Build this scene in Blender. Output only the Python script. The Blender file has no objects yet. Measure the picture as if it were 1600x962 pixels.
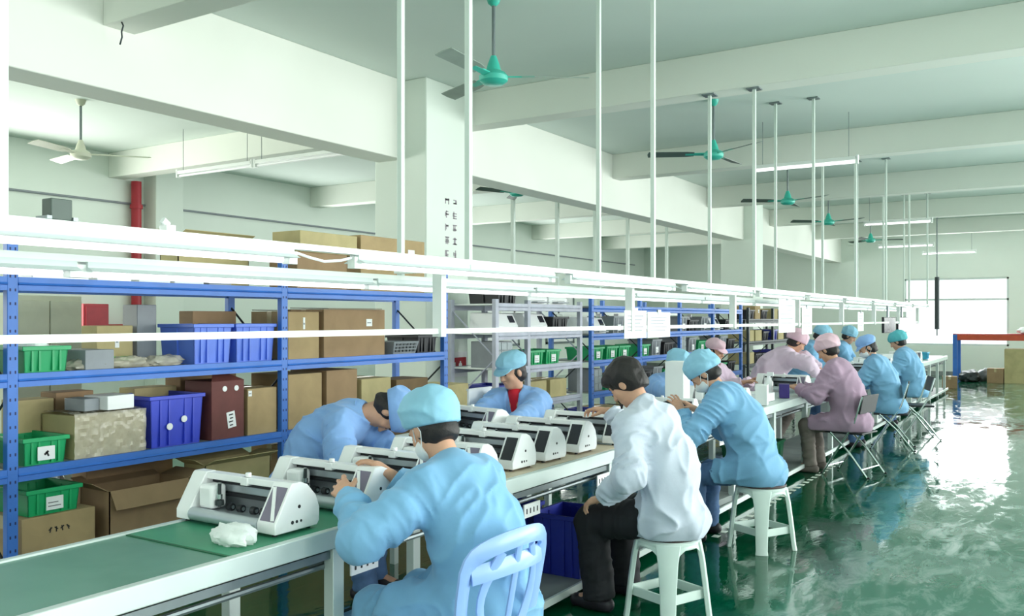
import bpy, bmesh, math, random
import numpy as np
from mathutils import Vector, Matrix

random.seed(11)
S = bpy.context.scene
C = S.collection
PI = math.pi

# ------------------------------------------------------------------ camera, world, light, exposure
CAM_H = 1.6
cam_data = bpy.data.cameras.new('camera')
cam = bpy.data.objects.new('camera', cam_data)
C.objects.link(cam)
cam.location = (0, 0, CAM_H)
cam.rotation_euler = (PI / 2, 0, math.radians(32.48))
cam_data.sensor_width = 36.0
cam_data.lens = 1390.0 / 1600.0 * 36.0
cam_data.shift_y = 17.0 / 1600.0
cam_data.clip_end = 200
S.camera = cam
S.view_settings.view_transform = 'Standard'
S.view_settings.look = 'None'
S.view_settings.gamma = 1.0
S.view_settings.use_curve_mapping = False
S.view_settings.exposure = -0.08

world = bpy.data.worlds.new('world')
S.world = world
world.use_nodes = True
wbg = world.node_tree.nodes['Background']
wbg.inputs[0].default_value = (0.93, 0.98, 1.0, 1)
wbg.inputs[1].default_value = 1.6

def area(name, loc, rot, sx, sy, power, color=(1, 1, 1)):
    d = bpy.data.lights.new(name, 'AREA')
    d.shape = 'RECTANGLE'; d.size = sx; d.size_y = sy; d.energy = power; d.color = color
    o = bpy.data.objects.new(name, d); C.objects.link(o)
    o.location = loc; o.rotation_euler = rot
    return o
# daylight through the windows of the right wall and the far wall; near and hall areas are added fill
for _k in range(7):
    _o = area('daylight_right', (4.6, 1.2 + 4.1 * _k, 2.2), (0, 0, 0), 3.2, 2.3, 180, (0.95, 1.0, 0.97))
    _o.rotation_euler = Vector((-0.80, -0.52, 0.22)).to_track_quat('-Z', 'Z').to_euler()
    _o.data.spread = math.radians(125)
area('fill_near', (-3.0, -4.7, 2.3), (math.radians(68), 0, 0), 13.0, 2.6, 130, (0.95, 1.0, 0.98))  # added fill for the near-facing sides; the wall behind has no window
area('daylight_far', (-2.9, 27.5, 2.0), (math.radians(-90), 0, 0), 2.5, 1.5, 200, (0.95, 1.0, 1.0))
area('fill_hall', (-12.2, 2.5, 2.4), (0, math.radians(-90), 0), 2.0, 10.0, 480, (1.0, 1.0, 0.94))  # added fill that brightens the side hall, no window behind it

area('fill_hall_far', (-12.2, 17.0, 2.4), (0, math.radians(-90), 0), 2.0, 14.0, 330, (0.97, 1.0, 0.97))  # second added fill, lifts the darker far part of the hall

# ------------------------------------------------------------------ materials (all procedural)
MATS = {}
def mat(name, col, rough=0.5, metal=0.0, var=0.06, scale=6.0, bump=0.0, bscale=40.0, emit=0.0, spec=0.5, sheen=0.0, trans=0.0, alpha=1.0, col2=None, dist=0.6):
    if name in MATS: return MATS[name]
    m = bpy.data.materials.new(name); m.use_nodes = True
    nt = m.node_tree; n = nt.nodes; l = nt.links
    b = n['Principled BSDF']
    b.inputs['Roughness'].default_value = rough
    b.inputs['Metallic'].default_value = metal
    b.inputs['Specular IOR Level'].default_value = spec
    if sheen: b.inputs['Sheen Weight'].default_value = sheen
    if trans: b.inputs['Transmission Weight'].default_value = trans
    if alpha < 1: b.inputs['Alpha'].default_value = alpha
    tc = n.new('ShaderNodeTexCoord')
    no = n.new('ShaderNodeTexNoise'); no.inputs['Scale'].default_value = scale; no.inputs['Detail'].default_value = 4
    no.inputs['Distortion'].default_value = dist
    l.new(tc.outputs['Object'], no.inputs['Vector'])
    mx = n.new('ShaderNodeMix'); mx.data_type = 'RGBA'
    c2 = col2 if col2 else tuple(max(0, c * (1 - 2.2 * var)) for c in col)
    c1 = col if col2 else tuple(min(1, c * (1 + var)) for c in col)
    mx.inputs[6].default_value = (*c1, 1); mx.inputs[7].default_value = (*c2, 1)
    rmp = n.new('ShaderNodeMapRange'); rmp.inputs['From Min'].default_value = 0.35; rmp.inputs['From Max'].default_value = 0.72
    l.new(no.outputs['Fac'], rmp.inputs['Value']); l.new(rmp.outputs['Result'], mx.inputs[0])
    l.new(mx.outputs[2], b.inputs['Base Color'])
    if bump:
        nb = n.new('ShaderNodeTexNoise'); nb.inputs['Scale'].default_value = bscale; nb.inputs['Detail'].default_value = 3
        l.new(tc.outputs['Object'], nb.inputs['Vector'])
        bp = n.new('ShaderNodeBump'); bp.inputs['Strength'].default_value = bump; bp.inputs['Distance'].default_value = 0.01
        l.new(nb.outputs['Fac'], bp.inputs['Height']); l.new(bp.outputs['Normal'], b.inputs['Normal'])
    if emit:
        b.inputs['Emission Color'].default_value = (1.0, 0.985, 1.0, 1)
        b.inputs['Emission Strength'].default_value = emit
    MATS[name] = m
    return m

def lin(r, g, b):
    f = lambda c: (c / 255 / 12.92) if c / 255 <= 0.04045 else ((c / 255 + 0.055) / 1.055) ** 2.4
    return (f(r), f(g), f(b))

M_WALL = mat('painted_plaster', lin(230, 239, 230), 0.85, var=0.015, scale=0.7, bump=0.03, bscale=30)
M_CEIL = mat('ceiling_paint', lin(220, 231, 224), 0.9, var=0.02, scale=0.4)
M_BEAM = mat('beam_paint', lin(236, 239, 230), 0.85, var=0.015, scale=0.5)
M_ALU = mat('pale_aluminium', lin(214, 226, 222), 0.38, 0.25, var=0.02, scale=3)
M_STEEL = mat('grey_steel', lin(128, 138, 140), 0.4, 0.6, var=0.05)
M_DSTEEL = mat('dark_steel', lin(58, 66, 68), 0.5, 0.4, var=0.08)
M_CHROME = mat('chrome', lin(205, 215, 215), 0.18, 0.95, var=0.02)
M_WPAINT = mat('white_enamel', lin(238, 243, 239), 0.42, var=0.012, scale=2)
M_POLE = mat('pole_enamel', lin(214, 226, 218), 0.45, var=0.02, scale=2)
M_REFL = mat('batten_enamel', lin(216, 226, 226), 0.45, var=0.01)
M_TUBE = mat('lit_tube', (1, 1, 1), 0.4, emit=2.2, var=0.0)
M_BLUE = mat('rack_blue', lin(58, 118, 208), 0.42, var=0.06, scale=3)
M_DBLUE = mat('hole_navy', lin(28, 40, 92), 0.6, var=0.05)
M_CREAMSTEEL = mat('shelf_board_grey', lin(150, 156, 152), 0.6, var=0.06)
M_KRAFT = mat('kraft_card', lin(176, 152, 112), 0.85, var=0.06, scale=5, bump=0.04)
M_KRAFT2 = mat('olive_card', lin(190, 176, 130), 0.85, var=0.06, scale=5, bump=0.04)
M_KRAFT3 = mat('tan_card', lin(160, 132, 100), 0.85, var=0.06, scale=5, bump=0.04)
M_KINNER = mat('card_inside', lin(120, 98, 70), 0.9, var=0.08)
M_MAROON = mat('maroon_card', lin(108, 58, 54), 0.7, var=0.08)
M_TAPE = mat('packing_tape', lin(196, 180, 140), 0.25, var=0.03)
M_PAPER = mat('white_paper', lin(244, 246, 246), 0.7, var=0.015)
M_INK = mat('black_ink', lin(34, 34, 38), 0.6, var=0.0)
M_GREY_INK = mat('grey_ink', lin(168, 160, 168), 0.7, var=0.0)
M_GBIN = mat('green_plastic', lin(22, 168, 104), 0.4, var=0.04)
M_BBIN = mat('blue_plastic', lin(52, 72, 205), 0.4, var=0.04)
M_LBBIN = mat('light_blue_plastic', lin(92, 128, 232), 0.42, var=0.04)
M_DBBIN = mat('deep_blue_plastic', lin(36, 50, 160), 0.42, var=0.04)
M_BLACKP = mat('black_plastic', lin(28, 30, 36), 0.5, var=0.05)
M_GREYP = mat('grey_plastic', lin(140, 146, 152), 0.5, var=0.05)
M_WPLAST = mat('white_plastic', lin(250, 251, 252), 0.3, var=0.01)
M_SILVER = mat('silver_roller', lin(190, 198, 204), 0.3, 0.5, var=0.03)
M_SCREEN = mat('dark_screen', lin(52, 52, 60), 0.12, var=0.03)
M_RECESS_SHADE = mat('recess_shade', lin(128, 120, 140), 0.6, var=0.04)
M_BELT = mat('belt_green', lin(112, 158, 142), 0.42, var=0.07, scale=2.2, col2=lin(90, 140, 122))
M_MAT = mat('mat_green', lin(64, 152, 116), 0.45, var=0.06, scale=4)
M_BOARD = mat('wood_board', lin(206, 192, 168), 0.55, var=0.08, scale=3)
M_GREYDECK = mat('grey_deck', lin(132, 140, 138), 0.6, var=0.1, scale=3)
M_STOOL = mat('stool_plastic', lin(224, 240, 234), 0.34, var=0.015)
M_CUSH = mat('dark_brown_pad', lin(74, 58, 58), 0.6, var=0.1)
M_CHAIRB = mat('chair_blue', lin(150, 186, 246), 0.34, var=0.02)
M_TEAL = mat('fan_teal', lin(64, 190, 170), 0.4, var=0.04)
M_FBLADE = mat('fan_blade', lin(150, 166, 156), 0.5, var=0.05)
M_FDARK = mat('fan_blade_dark', lin(84, 100, 94), 0.5, var=0.05)
M_FCREAM = mat('fan_cream', lin(216, 218, 198), 0.45, var=0.03)
M_RED = mat('red_paint', lin(172, 32, 46), 0.45, var=0.05)
M_ORANGE = mat('orange_beam', lin(206, 84, 56), 0.5, var=0.05)
M_SKIN = mat('skin', lin(214, 164, 136), 0.55, var=0.05, scale=14)
M_HAIR = mat('black_hair', lin(36, 30, 30), 0.55, var=0.12, scale=60, bump=0.2, bscale=150)
M_LIPS = mat('eye_dark', lin(40, 28, 28), 0.4, var=0.0)
M_COATB = mat('blue_coat', lin(128, 182, 222), 0.78, var=0.03, scale=5, bump=0.14, bscale=26, sheen=0.15)
M_COATB2 = mat('periwinkle_coat', lin(142, 184, 240), 0.78, var=0.03, scale=5, bump=0.14, bscale=26, sheen=0.15)
M_COATW = mat('white_coat', lin(208, 216, 232), 0.8, var=0.02, scale=5, bump=0.14, bscale=26, sheen=0.15)
M_COATP = mat('pink_coat', lin(226, 202, 222), 0.8, var=0.03, scale=5, bump=0.14, bscale=26, sheen=0.15)
M_COATM = mat('mauve_coat', lin(176, 146, 170), 0.8, var=0.04, scale=5, bump=0.14, bscale=26, sheen=0.15)
M_CAPB = mat('blue_cap', lin(150, 204, 230), 0.8, var=0.03, scale=8, bump=0.12, bscale=40)
M_CAPP = mat('pink_cap', lin(238, 200, 214), 0.8, var=0.03, scale=8, bump=0.12, bscale=40)
M_JEANS = mat('denim', lin(84, 116, 160), 0.85, var=0.12, scale=9, bump=0.1)
M_BLACKT = mat('black_trousers', lin(26, 26, 32), 0.8, var=0.1, scale=9, bump=0.1)
M_GREYT = mat('grey_boots', lin(122, 112, 106), 0.8, var=0.08)
M_SHOE = mat('dark_shoes', lin(40, 36, 44), 0.5, var=0.08)
M_REDT = mat('red_shirt', lin(206, 28, 48), 0.8, var=0.05)
M_MASK = mat('mask_fabric', lin(236, 240, 242), 0.85, var=0.02)
M_CLOTH = mat('white_cloth', lin(240, 246, 244), 0.85, var=0.015, bump=0.2, bscale=60)
M_CLEAR = mat('clear_film', lin(214, 208, 190), 0.18, var=0.05, scale=20, bump=0.5, bscale=22, alpha=0.55)
M_GBOTTLE = mat('green_bottle', lin(40, 170, 110), 0.25, var=0.05)
M_CREAMC = mat('cream_panel', lin(206, 208, 186), 0.7, var=0.03)
M_YELLOW = mat('yellow_card', lin(222, 196, 120), 0.6, var=0.04)
M_PINK = mat('pink_pack', lin(236, 132, 168), 0.5, var=0.03)
M_PURPLE = mat('purple_pack', lin(56, 36, 120), 0.4, var=0.03)

def floor_material():
    m = bpy.data.materials.new('green_epoxy'); m.use_nodes = True
    nt = m.node_tree; n = nt.nodes; l = nt.links; b = n['Principled BSDF']
    tc = n.new('ShaderNodeTexCoord')
    sep = n.new('ShaderNodeSeparateXYZ'); l.new(tc.outputs['Object'], sep.inputs[0])
    # worn traffic lane, X > -1.3, with a ragged border
    nz = n.new('ShaderNodeTexNoise'); nz.inputs['Scale'].default_value = 1.1; nz.inputs['Detail'].default_value = 5; nz.inputs['Distortion'].default_value = 1.2
    l.new(tc.outputs['Object'], nz.inputs['Vector'])
    ad = n.new('ShaderNodeMath'); ad.operation = 'MULTIPLY_ADD'; ad.inputs[1].default_value = 0.7
    l.new(nz.outputs['Fac'], ad.inputs[0]); l.new(sep.outputs['X'], ad.inputs[2])
    lane = n.new('ShaderNodeMapRange'); lane.inputs['From Min'].default_value = -1.25; lane.inputs['From Max'].default_value = -1.02
    l.new(ad.outputs[0], lane.inputs['Value'])
    # scuffs
    mp = n.new('ShaderNodeMapping'); mp.inputs['Scale'].default_value = (2.2, 0.9, 1); mp.inputs['Rotation'].default_value = (0, 0, 0.5)
    l.new(tc.outputs['Object'], mp.inputs[0])
    sc = n.new('ShaderNodeTexNoise'); sc.inputs['Scale'].default_value = 2.4; sc.inputs['Detail'].default_value = 7; sc.inputs['Roughness'].default_value = 0.68; sc.inputs['Distortion'].default_value = 0.5
    l.new(mp.outputs[0], sc.inputs['Vector'])
    scr = n.new('ShaderNodeMapRange'); scr.inputs['From Min'].default_value = 0.48; scr.inputs['From Max'].default_value = 0.62
    l.new(sc.outputs['Fac'], scr.inputs['Value'])
    mul = n.new('ShaderNodeMath'); mul.operation = 'MULTIPLY'; l.new(lane.outputs[0], mul.inputs[0]); l.new(scr.outputs[0], mul.inputs[1])
    mx = n.new('ShaderNodeMix'); mx.data_type = 'RGBA'
    mx.inputs[6].default_value = (*lin(0, 78, 50), 1); mx.inputs[7].default_value = (*lin(62, 118, 100), 1)
    l.new(lane.outputs[0], mx.inputs[0])
    mx2 = n.new('ShaderNodeMix'); mx2.data_type = 'RGBA'; mx2.inputs[7].default_value = (*lin(138, 170, 160), 1)
    l.new(mx.outputs[2], mx2.inputs[6]); 
    ml = n.new('ShaderNodeMath'); ml.operation = 'MULTIPLY'; ml.inputs[1].default_value = 0.65
    l.new(mul.outputs[0], ml.inputs[0]); l.new(ml.outputs[0], mx2.inputs[0])
    l.new(mx2.outputs[2], b.inputs['Base Color'])
    ro = n.new('ShaderNodeMapRange'); ro.inputs['To Min'].default_value = 0.045; ro.inputs['To Max'].default_value = 0.17
    l.new(scr.outputs[0], ro.inputs['Value']); l.new(ro.outputs[0], b.inputs['Roughness'])
    b.inputs['Specular IOR Level'].default_value = 0.55
    wv = n.new('ShaderNodeTexNoise'); wv.inputs['Scale'].default_value = 3.5; wv.inputs['Detail'].default_value = 4; wv.inputs['Distortion'].default_value = 0.8
    l.new(mp.outputs[0], wv.inputs['Vector'])
    bp = n.new('ShaderNodeBump'); bp.inputs['Strength'].default_value = 0.12; bp.inputs['Distance'].default_value = 0.016
    l.new(wv.outputs['Fac'], bp.inputs['Height']); l.new(bp.outputs['Normal'], b.inputs['Normal'])
    return m
M_FLOOR = floor_material()

def glass_material():
    m = bpy.data.materials.new('window_glass'); m.use_nodes = True
    n = m.node_tree.nodes; l = m.node_tree.links
    n.remove(n['Principled BSDF'])
    t = n.new('ShaderNodeBsdfTransparent'); g = n.new('ShaderNodeBsdfGlossy'); g.inputs['Roughness'].default_value = 0.05
    mx = n.new('ShaderNodeMixShader'); mx.inputs[0].default_value = 0.06
    l.new(t.outputs[0], mx.inputs[1]); l.new(g.outputs[0], mx.inputs[2])
    l.new(mx.outputs[0], n['Material Output'].inputs[0])
    return m
M_GLASS = glass_material()

# ------------------------------------------------------------------ mesh helpers
class MB:
    """collects boxes, tubes, prisms ... and links them as ONE mesh object"""
    def __init__(s): s.v = []; s.f = []
    def add(s, vs, fs):
        k = len(s.v); s.v += [tuple(p) for p in vs]; s.f += [tuple(i + k for i in f) for f in fs]; return s
    def bx(s, x0, x1, y0, y1, z0, z1):
        return s.add([(x0, y0, z0), (x1, y0, z0), (x1, y1, z0), (x0, y1, z0), (x0, y0, z1), (x1, y0, z1), (x1, y1, z1), (x0, y1, z1)],
                     [(0, 3, 2, 1), (4, 5, 6, 7), (0, 1, 5, 4), (1, 2, 6, 5), (2, 3, 7, 6), (3, 0, 4, 7)])
    def cb(s, c, d, R=None):
        hx, hy, hz = d[0] / 2, d[1] / 2, d[2] / 2
        vs = [Vector(p) for p in [(-hx, -hy, -hz), (hx, -hy, -hz), (hx, hy, -hz), (-hx, hy, -hz), (-hx, -hy, hz), (hx, -hy, hz), (hx, hy, hz), (-hx, hy, hz)]]
        if R is not None: vs = [R @ p for p in vs]
        return s.add([p + Vector(c) for p in vs], [(0, 3, 2, 1), (4, 5, 6, 7), (0, 1, 5, 4), (1, 2, 6, 5), (2, 3, 7, 6), (3, 0, 4, 7)])
    def frus(s, b0, z0, b1, z1):
        """rectangular frustum: b = (x0,x1,y0,y1)"""
        v = [(b0[0], b0[2], z0), (b0[1], b0[2], z0), (b0[1], b0[3], z0), (b0[0], b0[3], z0), (b1[0], b1[2], z1), (b1[1], b1[2], z1), (b1[1], b1[3], z1), (b1[0], b1[3], z1)]
        return s.add(v, [(0, 3, 2, 1), (4, 5, 6, 7), (0, 1, 5, 4), (1, 2, 6, 5), (2, 3, 7, 6), (3, 0, 4, 7)])
    def prism(s, poly, axis, a0, a1):
        """poly: 2D points; axis x: (y,z), y: (x,z), z: (x,y)"""
        n = len(poly)
        def P(p, a): return (a, p[0], p[1]) if axis == 'x' else ((p[0], a, p[1]) if axis == 'y' else (p[0], p[1], a))
        vs = [P(p, a0) for p in poly] + [P(p, a1) for p in poly]
        fs = [tuple(range(n)), tuple(range(2 * n - 1, n - 1, -1))] + [(i, i + n, (i + 1) % n + n, (i + 1) % n) for i in range(n)]
        return s.add(vs, fs)
    def tube(s, p0, p1, r, n=10, r1=None):
        p0, p1 = Vector(p0), Vector(p1); d = (p1 - p0).normalized()
        u = d.orthogonal().normalized(); w = d.cross(u)
        r1 = r if r1 is None else r1
        vs = [p0 + (u * math.cos(2 * PI * i / n) + w * math.sin(2 * PI * i / n)) * r for i in range(n)] + [p1 + (u * math.cos(2 * PI * i / n) + w * math.sin(2 * PI * i / n)) * r1 for i in range(n)]
        return s.add(vs, [tuple(range(n - 1, -1, -1)), tuple(range(n, 2 * n))] + [(i, (i + 1) % n, (i + 1) % n + n, i + n) for i in range(n)])
    def path(s, pts, r, n=8, ry=None, up=None, closed=False):
        """swept ellipse (or circle) along a polyline; r half-width across, ry half-width along up"""
        pts = [Vector(p) for p in pts]; N = len(pts); ry = r if ry is None else ry
        vs = []; prev = None
        for i, p in enumerate(pts):
            a = pts[(i - 1) % N] if (closed or i > 0) else p; b = pts[(i + 1) % N] if (closed or i < N - 1) else p
            d = (b - a).normalized()
            if up is not None:
                w = Vector(up); w = (w - d * w.dot(d)); w = w.normalized() if w.length > 1e-5 else d.orthogonal().normalized()
            else:
                w = prev if prev is not None else d.orthogonal().normalized(); w = (w - d * w.dot(d)).normalized()
            prev = w; u = d.cross(w)
            for k in range(n):
                t = 2 * PI * (k + 0.5) / n
                vs.append(p + u * (math.cos(t) * r) + w * (math.sin(t) * ry))
        fs = []
        for i in range(N if closed else N - 1):
            j = (i + 1) % N
            for k in range(n): fs.append((i * n + k, i * n + (k + 1) % n, j * n + (k + 1) % n, j * n + k))
        if not closed: fs += [tuple(range(n - 1, -1, -1)), tuple(range((N - 1) * n, N * n))]
        return s.add(vs, fs)
    def lathe(s, prof, c=(0, 0, 0), n=24, sx=1, sy=1):
        vs = []; m = len(prof)
        for i in range(n):
            t = 2 * PI * i / n
            for r, z in prof: vs.append((c[0] + r * math.cos(t) * sx, c[1] + r * math.sin(t) * sy, c[2] + z))
        fs = []
        for i in range(n):
            j = (i + 1) % n
            for k in range(m - 1): fs.append((i * m + k, j * m + k, j * m + k + 1, i * m + k + 1))
        fs.append(tuple(i * m for i in range(n - 1, -1, -1))); fs.append(tuple(i * m + m - 1 for i in range(n)))
        return s.add(vs, fs)
    def ell(s, c, r, n=14, R=None):
        vs = []; fs = []; m = n // 2
        for i in range(m + 1):
            ph = -PI / 2 + PI * i / m
            for k in range(n):
                t = 2 * PI * k / n
                p = Vector((r[0] * math.cos(ph) * math.cos(t), r[1] * math.cos(ph) * math.sin(t), r[2] * math.sin(ph)))
                if R is not None: p = R @ p
                vs.append(p + Vector(c))
        for i in range(m):
            for k in range(n): fs.append((i * n + k, i * n + (k + 1) % n, (i + 1) * n + (k + 1) % n, (i + 1) * n + k))
        return s.add(vs, fs)
    def build(s, name, m, parent=None, bevel=0.0, loc=None, rz=0.0, label=None, angle=35, seg=2, rot=None):
        me = bpy.data.meshes.new(name); me.from_pydata(s.v, [], s.f)
        bm = bmesh.new(); bm.from_mesh(me); bmesh.ops.remove_doubles(bm, verts=bm.verts, dist=1e-6); bmesh.ops.recalc_face_normals(bm, faces=bm.faces); bm.to_mesh(me); bm.free()
        me.polygons.foreach_set('use_smooth', [True] * len(me.polygons)); me.set_sharp_from_angle(angle=math.radians(angle))
        me.materials.append(m)
        o = bpy.data.objects.new(name, me); C.objects.link(o)
        if parent is not None: o.parent = parent
        if loc is not None: o.location = loc
        if rz: o.rotation_euler = (0, 0, rz)
        if rot: o.rotation_euler = rot
        if bevel:
            b = o.modifiers.new('bevel', 'BEVEL'); b.width = bevel; b.segments = seg; b.limit_method = 'ANGLE'; b.angle_limit = math.radians(40)
        if label: o['label'] = label
        return o

def thing(name, label, cat, loc=(0, 0, 0), rz=0.0, group=None):
    o = bpy.data.objects.new(name, None); C.objects.link(o)
    o.empty_display_size = 0.1
    o.location = loc; o.rotation_euler = (0, 0, rz); o['label'] = label; o['category'] = cat
    if group: o['group'] = group
    return o
def tag(o, label, cat, group=None, kind=None):
    o['label'] = label; o['category'] = cat
    if group: o['group'] = group
    if kind: o['kind'] = kind
    return o
def struct(name, mb, m, bevel=0.0, parent=None, label=None):
    o = mb.build(name, m, parent, bevel)
    if parent is None: o['kind'] = 'structure'
    if label: o['label'] = label
    return o
def kids(o): return [c for c in C.objects if c.parent == o]
CHILD = {}
def dup(root, loc, rz, label, group=None):
    if root.name not in CHILD:
        CHILD[root.name] = [(c, kids(c)) for c in kids(root)]
    r = root.copy(); C.objects.link(r); r.location = loc; r.rotation_euler = (0, 0, rz); r['label'] = label
    if group: r['group'] = group
    for ch, gs in CHILD[root.name]:
        c = ch.copy(); C.objects.link(c); c.parent = r
        for g in gs:
            d = g.copy(); C.objects.link(d); d.parent = c
    return r
ORD = ['first', 'second', 'third', 'fourth', 'fifth', 'sixth', 'seventh', 'eighth', 'ninth', 'tenth', 'eleventh', 'twelfth', 'thirteenth', 'fourteenth']
# ------------------------------------------------------------------ the room
CEIL = 4.11
struct('floor', MB().bx(-12.4, 5.0, -5.0, 27.8, -0.2, 0.0), M_FLOOR)
struct('ceiling', MB().bx(-12.6, 5.2, -5.2, 28.0, CEIL, CEIL + 0.2), M_CEIL)
struct('wall_left', MB().bx(-12.6, -12.4, -5.2, 28.0, -0.2, CEIL), M_WALL)
struct('wall_near', MB().bx(-12.4, 5.0, -5.2, -5.0, -0.2, CEIL), M_WALL)
# right wall with a band of windows
wr = MB().bx(5.0, 5.2, -5.2, 28.0, -0.2, 0.95).bx(5.0, 5.2, -5.2, 28.0, 3.5, CEIL)
for k in range(9): wr.bx(5.0, 5.2, -5.2 + k * 4.1, -4.7 + k * 4.1, 0.95, 3.5)
struct('wall_right', wr, M_WALL)
# far wall with its window opening
WX0, WX1, WZ0, WZ1 = -4.25, -1.6, 0.85, 2.75
wf = MB().bx(-12.4, WX0, 27.8, 28.0, -0.2, CEIL).bx(WX1, 5.0, 27.8, 28.0, -0.2, CEIL).bx(WX0, WX1, 27.8, 28.0, -0.2, WZ0).bx(WX0, WX1, 27.8, 28.0, WZ1, CEIL)
struct('wall_far', wf, M_WALL)
win = struct('window_1', MB().bx(WX0, WX0 + 0.05, 27.82, 27.9, WZ0, WZ1).bx(WX1 - 0.05, WX1, 27.82, 27.9, WZ0, WZ1).bx(WX0, WX1, 27.82, 27.9, WZ1 - 0.05, WZ1)
             .bx(WX0, WX1, 27.82, 27.9, WZ0, WZ0 + 0.05).bx(WX0, WX1, 27.82, 27.9, 2.12, 2.17), M_ALU)
struct('window_glass', MB().bx(WX0, WX1, 27.85, 27.856, WZ0, WZ1), M_GLASS, parent=win)
for k in range(8):
    y0 = -4.7 + k * 4.1; y1 = y0 + 3.6
    w = struct('window_%d' % (k + 2), MB().bx(5.04, 5.12, y0, y1, 0.95, 1.0).bx(5.04, 5.12, y0, y1, 3.45, 3.5).bx(5.04, 5.12, y0, y0 + .05, .95, 3.5)
               .bx(5.04, 5.12, y1 - .05, y1, .95, 3.5).bx(5.04, 5.12, y0 + 1.775, y0 + 1.825, .95, 3.5), M_ALU)
    struct('window_glass', MB().bx(5.08, 5.086, y0, y1, 0.95, 3.5), M_GLASS, parent=w)
# girder along the line, cross beams, columns
GX0, GX1, GZ = -6.36, -6.0, 3.28
struct('girder_beam', MB().bx(GX0, GX1, -5.0, 27.8, GZ, CEIL), M_BEAM, 0.008)
for i, y in enumerate([-0.3, 4.0, 8.22, 12.42, 16.5, 20.6, 24.7]):
    struct('cross_beam', MB().bx(GX1, 5.0, y - 0.13, y + 0.13, 3.74, CEIL), M_BEAM, 0.006)
    struct('hall_beam', MB().bx(-12.4, GX0, y - 0.13, y + 0.13, 3.74, CEIL), M_BEAM, 0.006)
colm = struct('column', MB().bx(-6.4, -5.7, 7.3, 8.05, 0.0, CEIL), M_WALL, 0.012)
struct('column', MB().bx(-6.5, -5.8, 18.6, 19.3, 0.0, CEIL), M_WALL, 0.012)
struct('wall_pilaster', MB().bx(-12.4, -12.1, 8.7, 9.2, 0.0, CEIL), M_WALL, 0.01)
struct('wall_pilaster', MB().bx(-12.4, -12.1, 4.4, 4.9, 0.0, CEIL), M_WALL, 0.01)
struct('baseboard_far', MB().bx(-12.4, 5.0, 27.76, 27.8, 0.0, 0.12), M_GREYDECK)

# slogan in two columns of brushed characters on the column (too worn to read: strokes only)
rs = random.Random(5)
sl = MB()
for cidx in range(2):
    for r in range(5):
        cy = 7.66 + cidx * 0.14; cz = 2.86 - r * 0.14
        for _ in range(3):
            z = cz + rs.uniform(-0.036, 0.036); w = rs.uniform(0.035, 0.075); sl.bx(-5.7, -5.697, cy - w / 2, cy + w / 2, z - 0.006, z + 0.006)
        for _ in range(2):
            y = cy + rs.uniform(-0.03, 0.03); h = rs.uniform(0.035, 0.08); sl.bx(-5.7, -5.697, y - 0.007, y + 0.007, cz - h / 2, cz + h / 2)
tag(sl.build('slogan_lettering', M_GREY_INK), 'two vertical lines of grey painted characters on the white column', 'lettering')
fs_ = thing('fire_sign', 'red fire extinguisher notice with white margin low on the white column', 'sign', (-5.7, 7.83, 1.08))
MB().bx(0.0, 0.006, -0.19, 0.19, -0.11, 0.16).build('backing', M_PAPER, fs_)
MB().bx(0.006, 0.009, -0.17, 0.17, -0.05, 0.10).build('red_field', M_RED, fs_)
MB().lathe([(0.0, 0.0), (0.03, 0.0), (0.03, 0.06), (0.012, 0.075), (0.012, 0.09), (0.0, 0.09)], (0.0095, 0.06, -0.03), 12, sx=0.1).build('extinguisher_symbol', M_PAPER, fs_)
MB().bx(0.009, 0.011, -0.11, -0.03, -0.035, 0.05).build('white_symbol', M_PAPER, fs_)

# fire pipe, hydrant box, conduit on the left wall
fp = thing('fire_pipe', 'red fire water pipe running down the hall wall and turning towards the hydrant box', 'pipe', (-12.28, 8.48, 0))
MB().tube((0, 0, 1.45), (0, 0, 3.72), 0.075, 16).tube((0, 0, 1.45), (0, -0.5, 1.45), 0.07, 16).ell((0, 0, 1.45), (0.08, 0.08, 0.08)).build('pipe_run', M_RED, fp)
MB().tube((0, 0, 2.0), (0, 0, 2.06), 0.095, 16).tube((0, 0, 3.3), (0, 0, 3.36), 0.095, 16).build('pipe_collar', M_RED, fp)
hb = thing('hydrant_box', 'red fire hydrant box on the hall wall beside the red pipe', 'box', (-12.25, 7.72, 1.1))
MB().bx(-0.15, 0.12, -0.2, 0.2, 0, 0.72).build('housing', M_RED, hb, 0.01)
MB().bx(0.12, 0.135, -0.17, 0.17, 0.04, 0.68).build('door', M_RED, hb, 0.004)
tag(MB().tube((-12.38, -4, 3.38), (-12.38, 27, 3.38), 0.018, 8).build('wall_conduit', M_GREYP), 'thin grey conduit running level along the hall wall', 'conduit')

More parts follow.
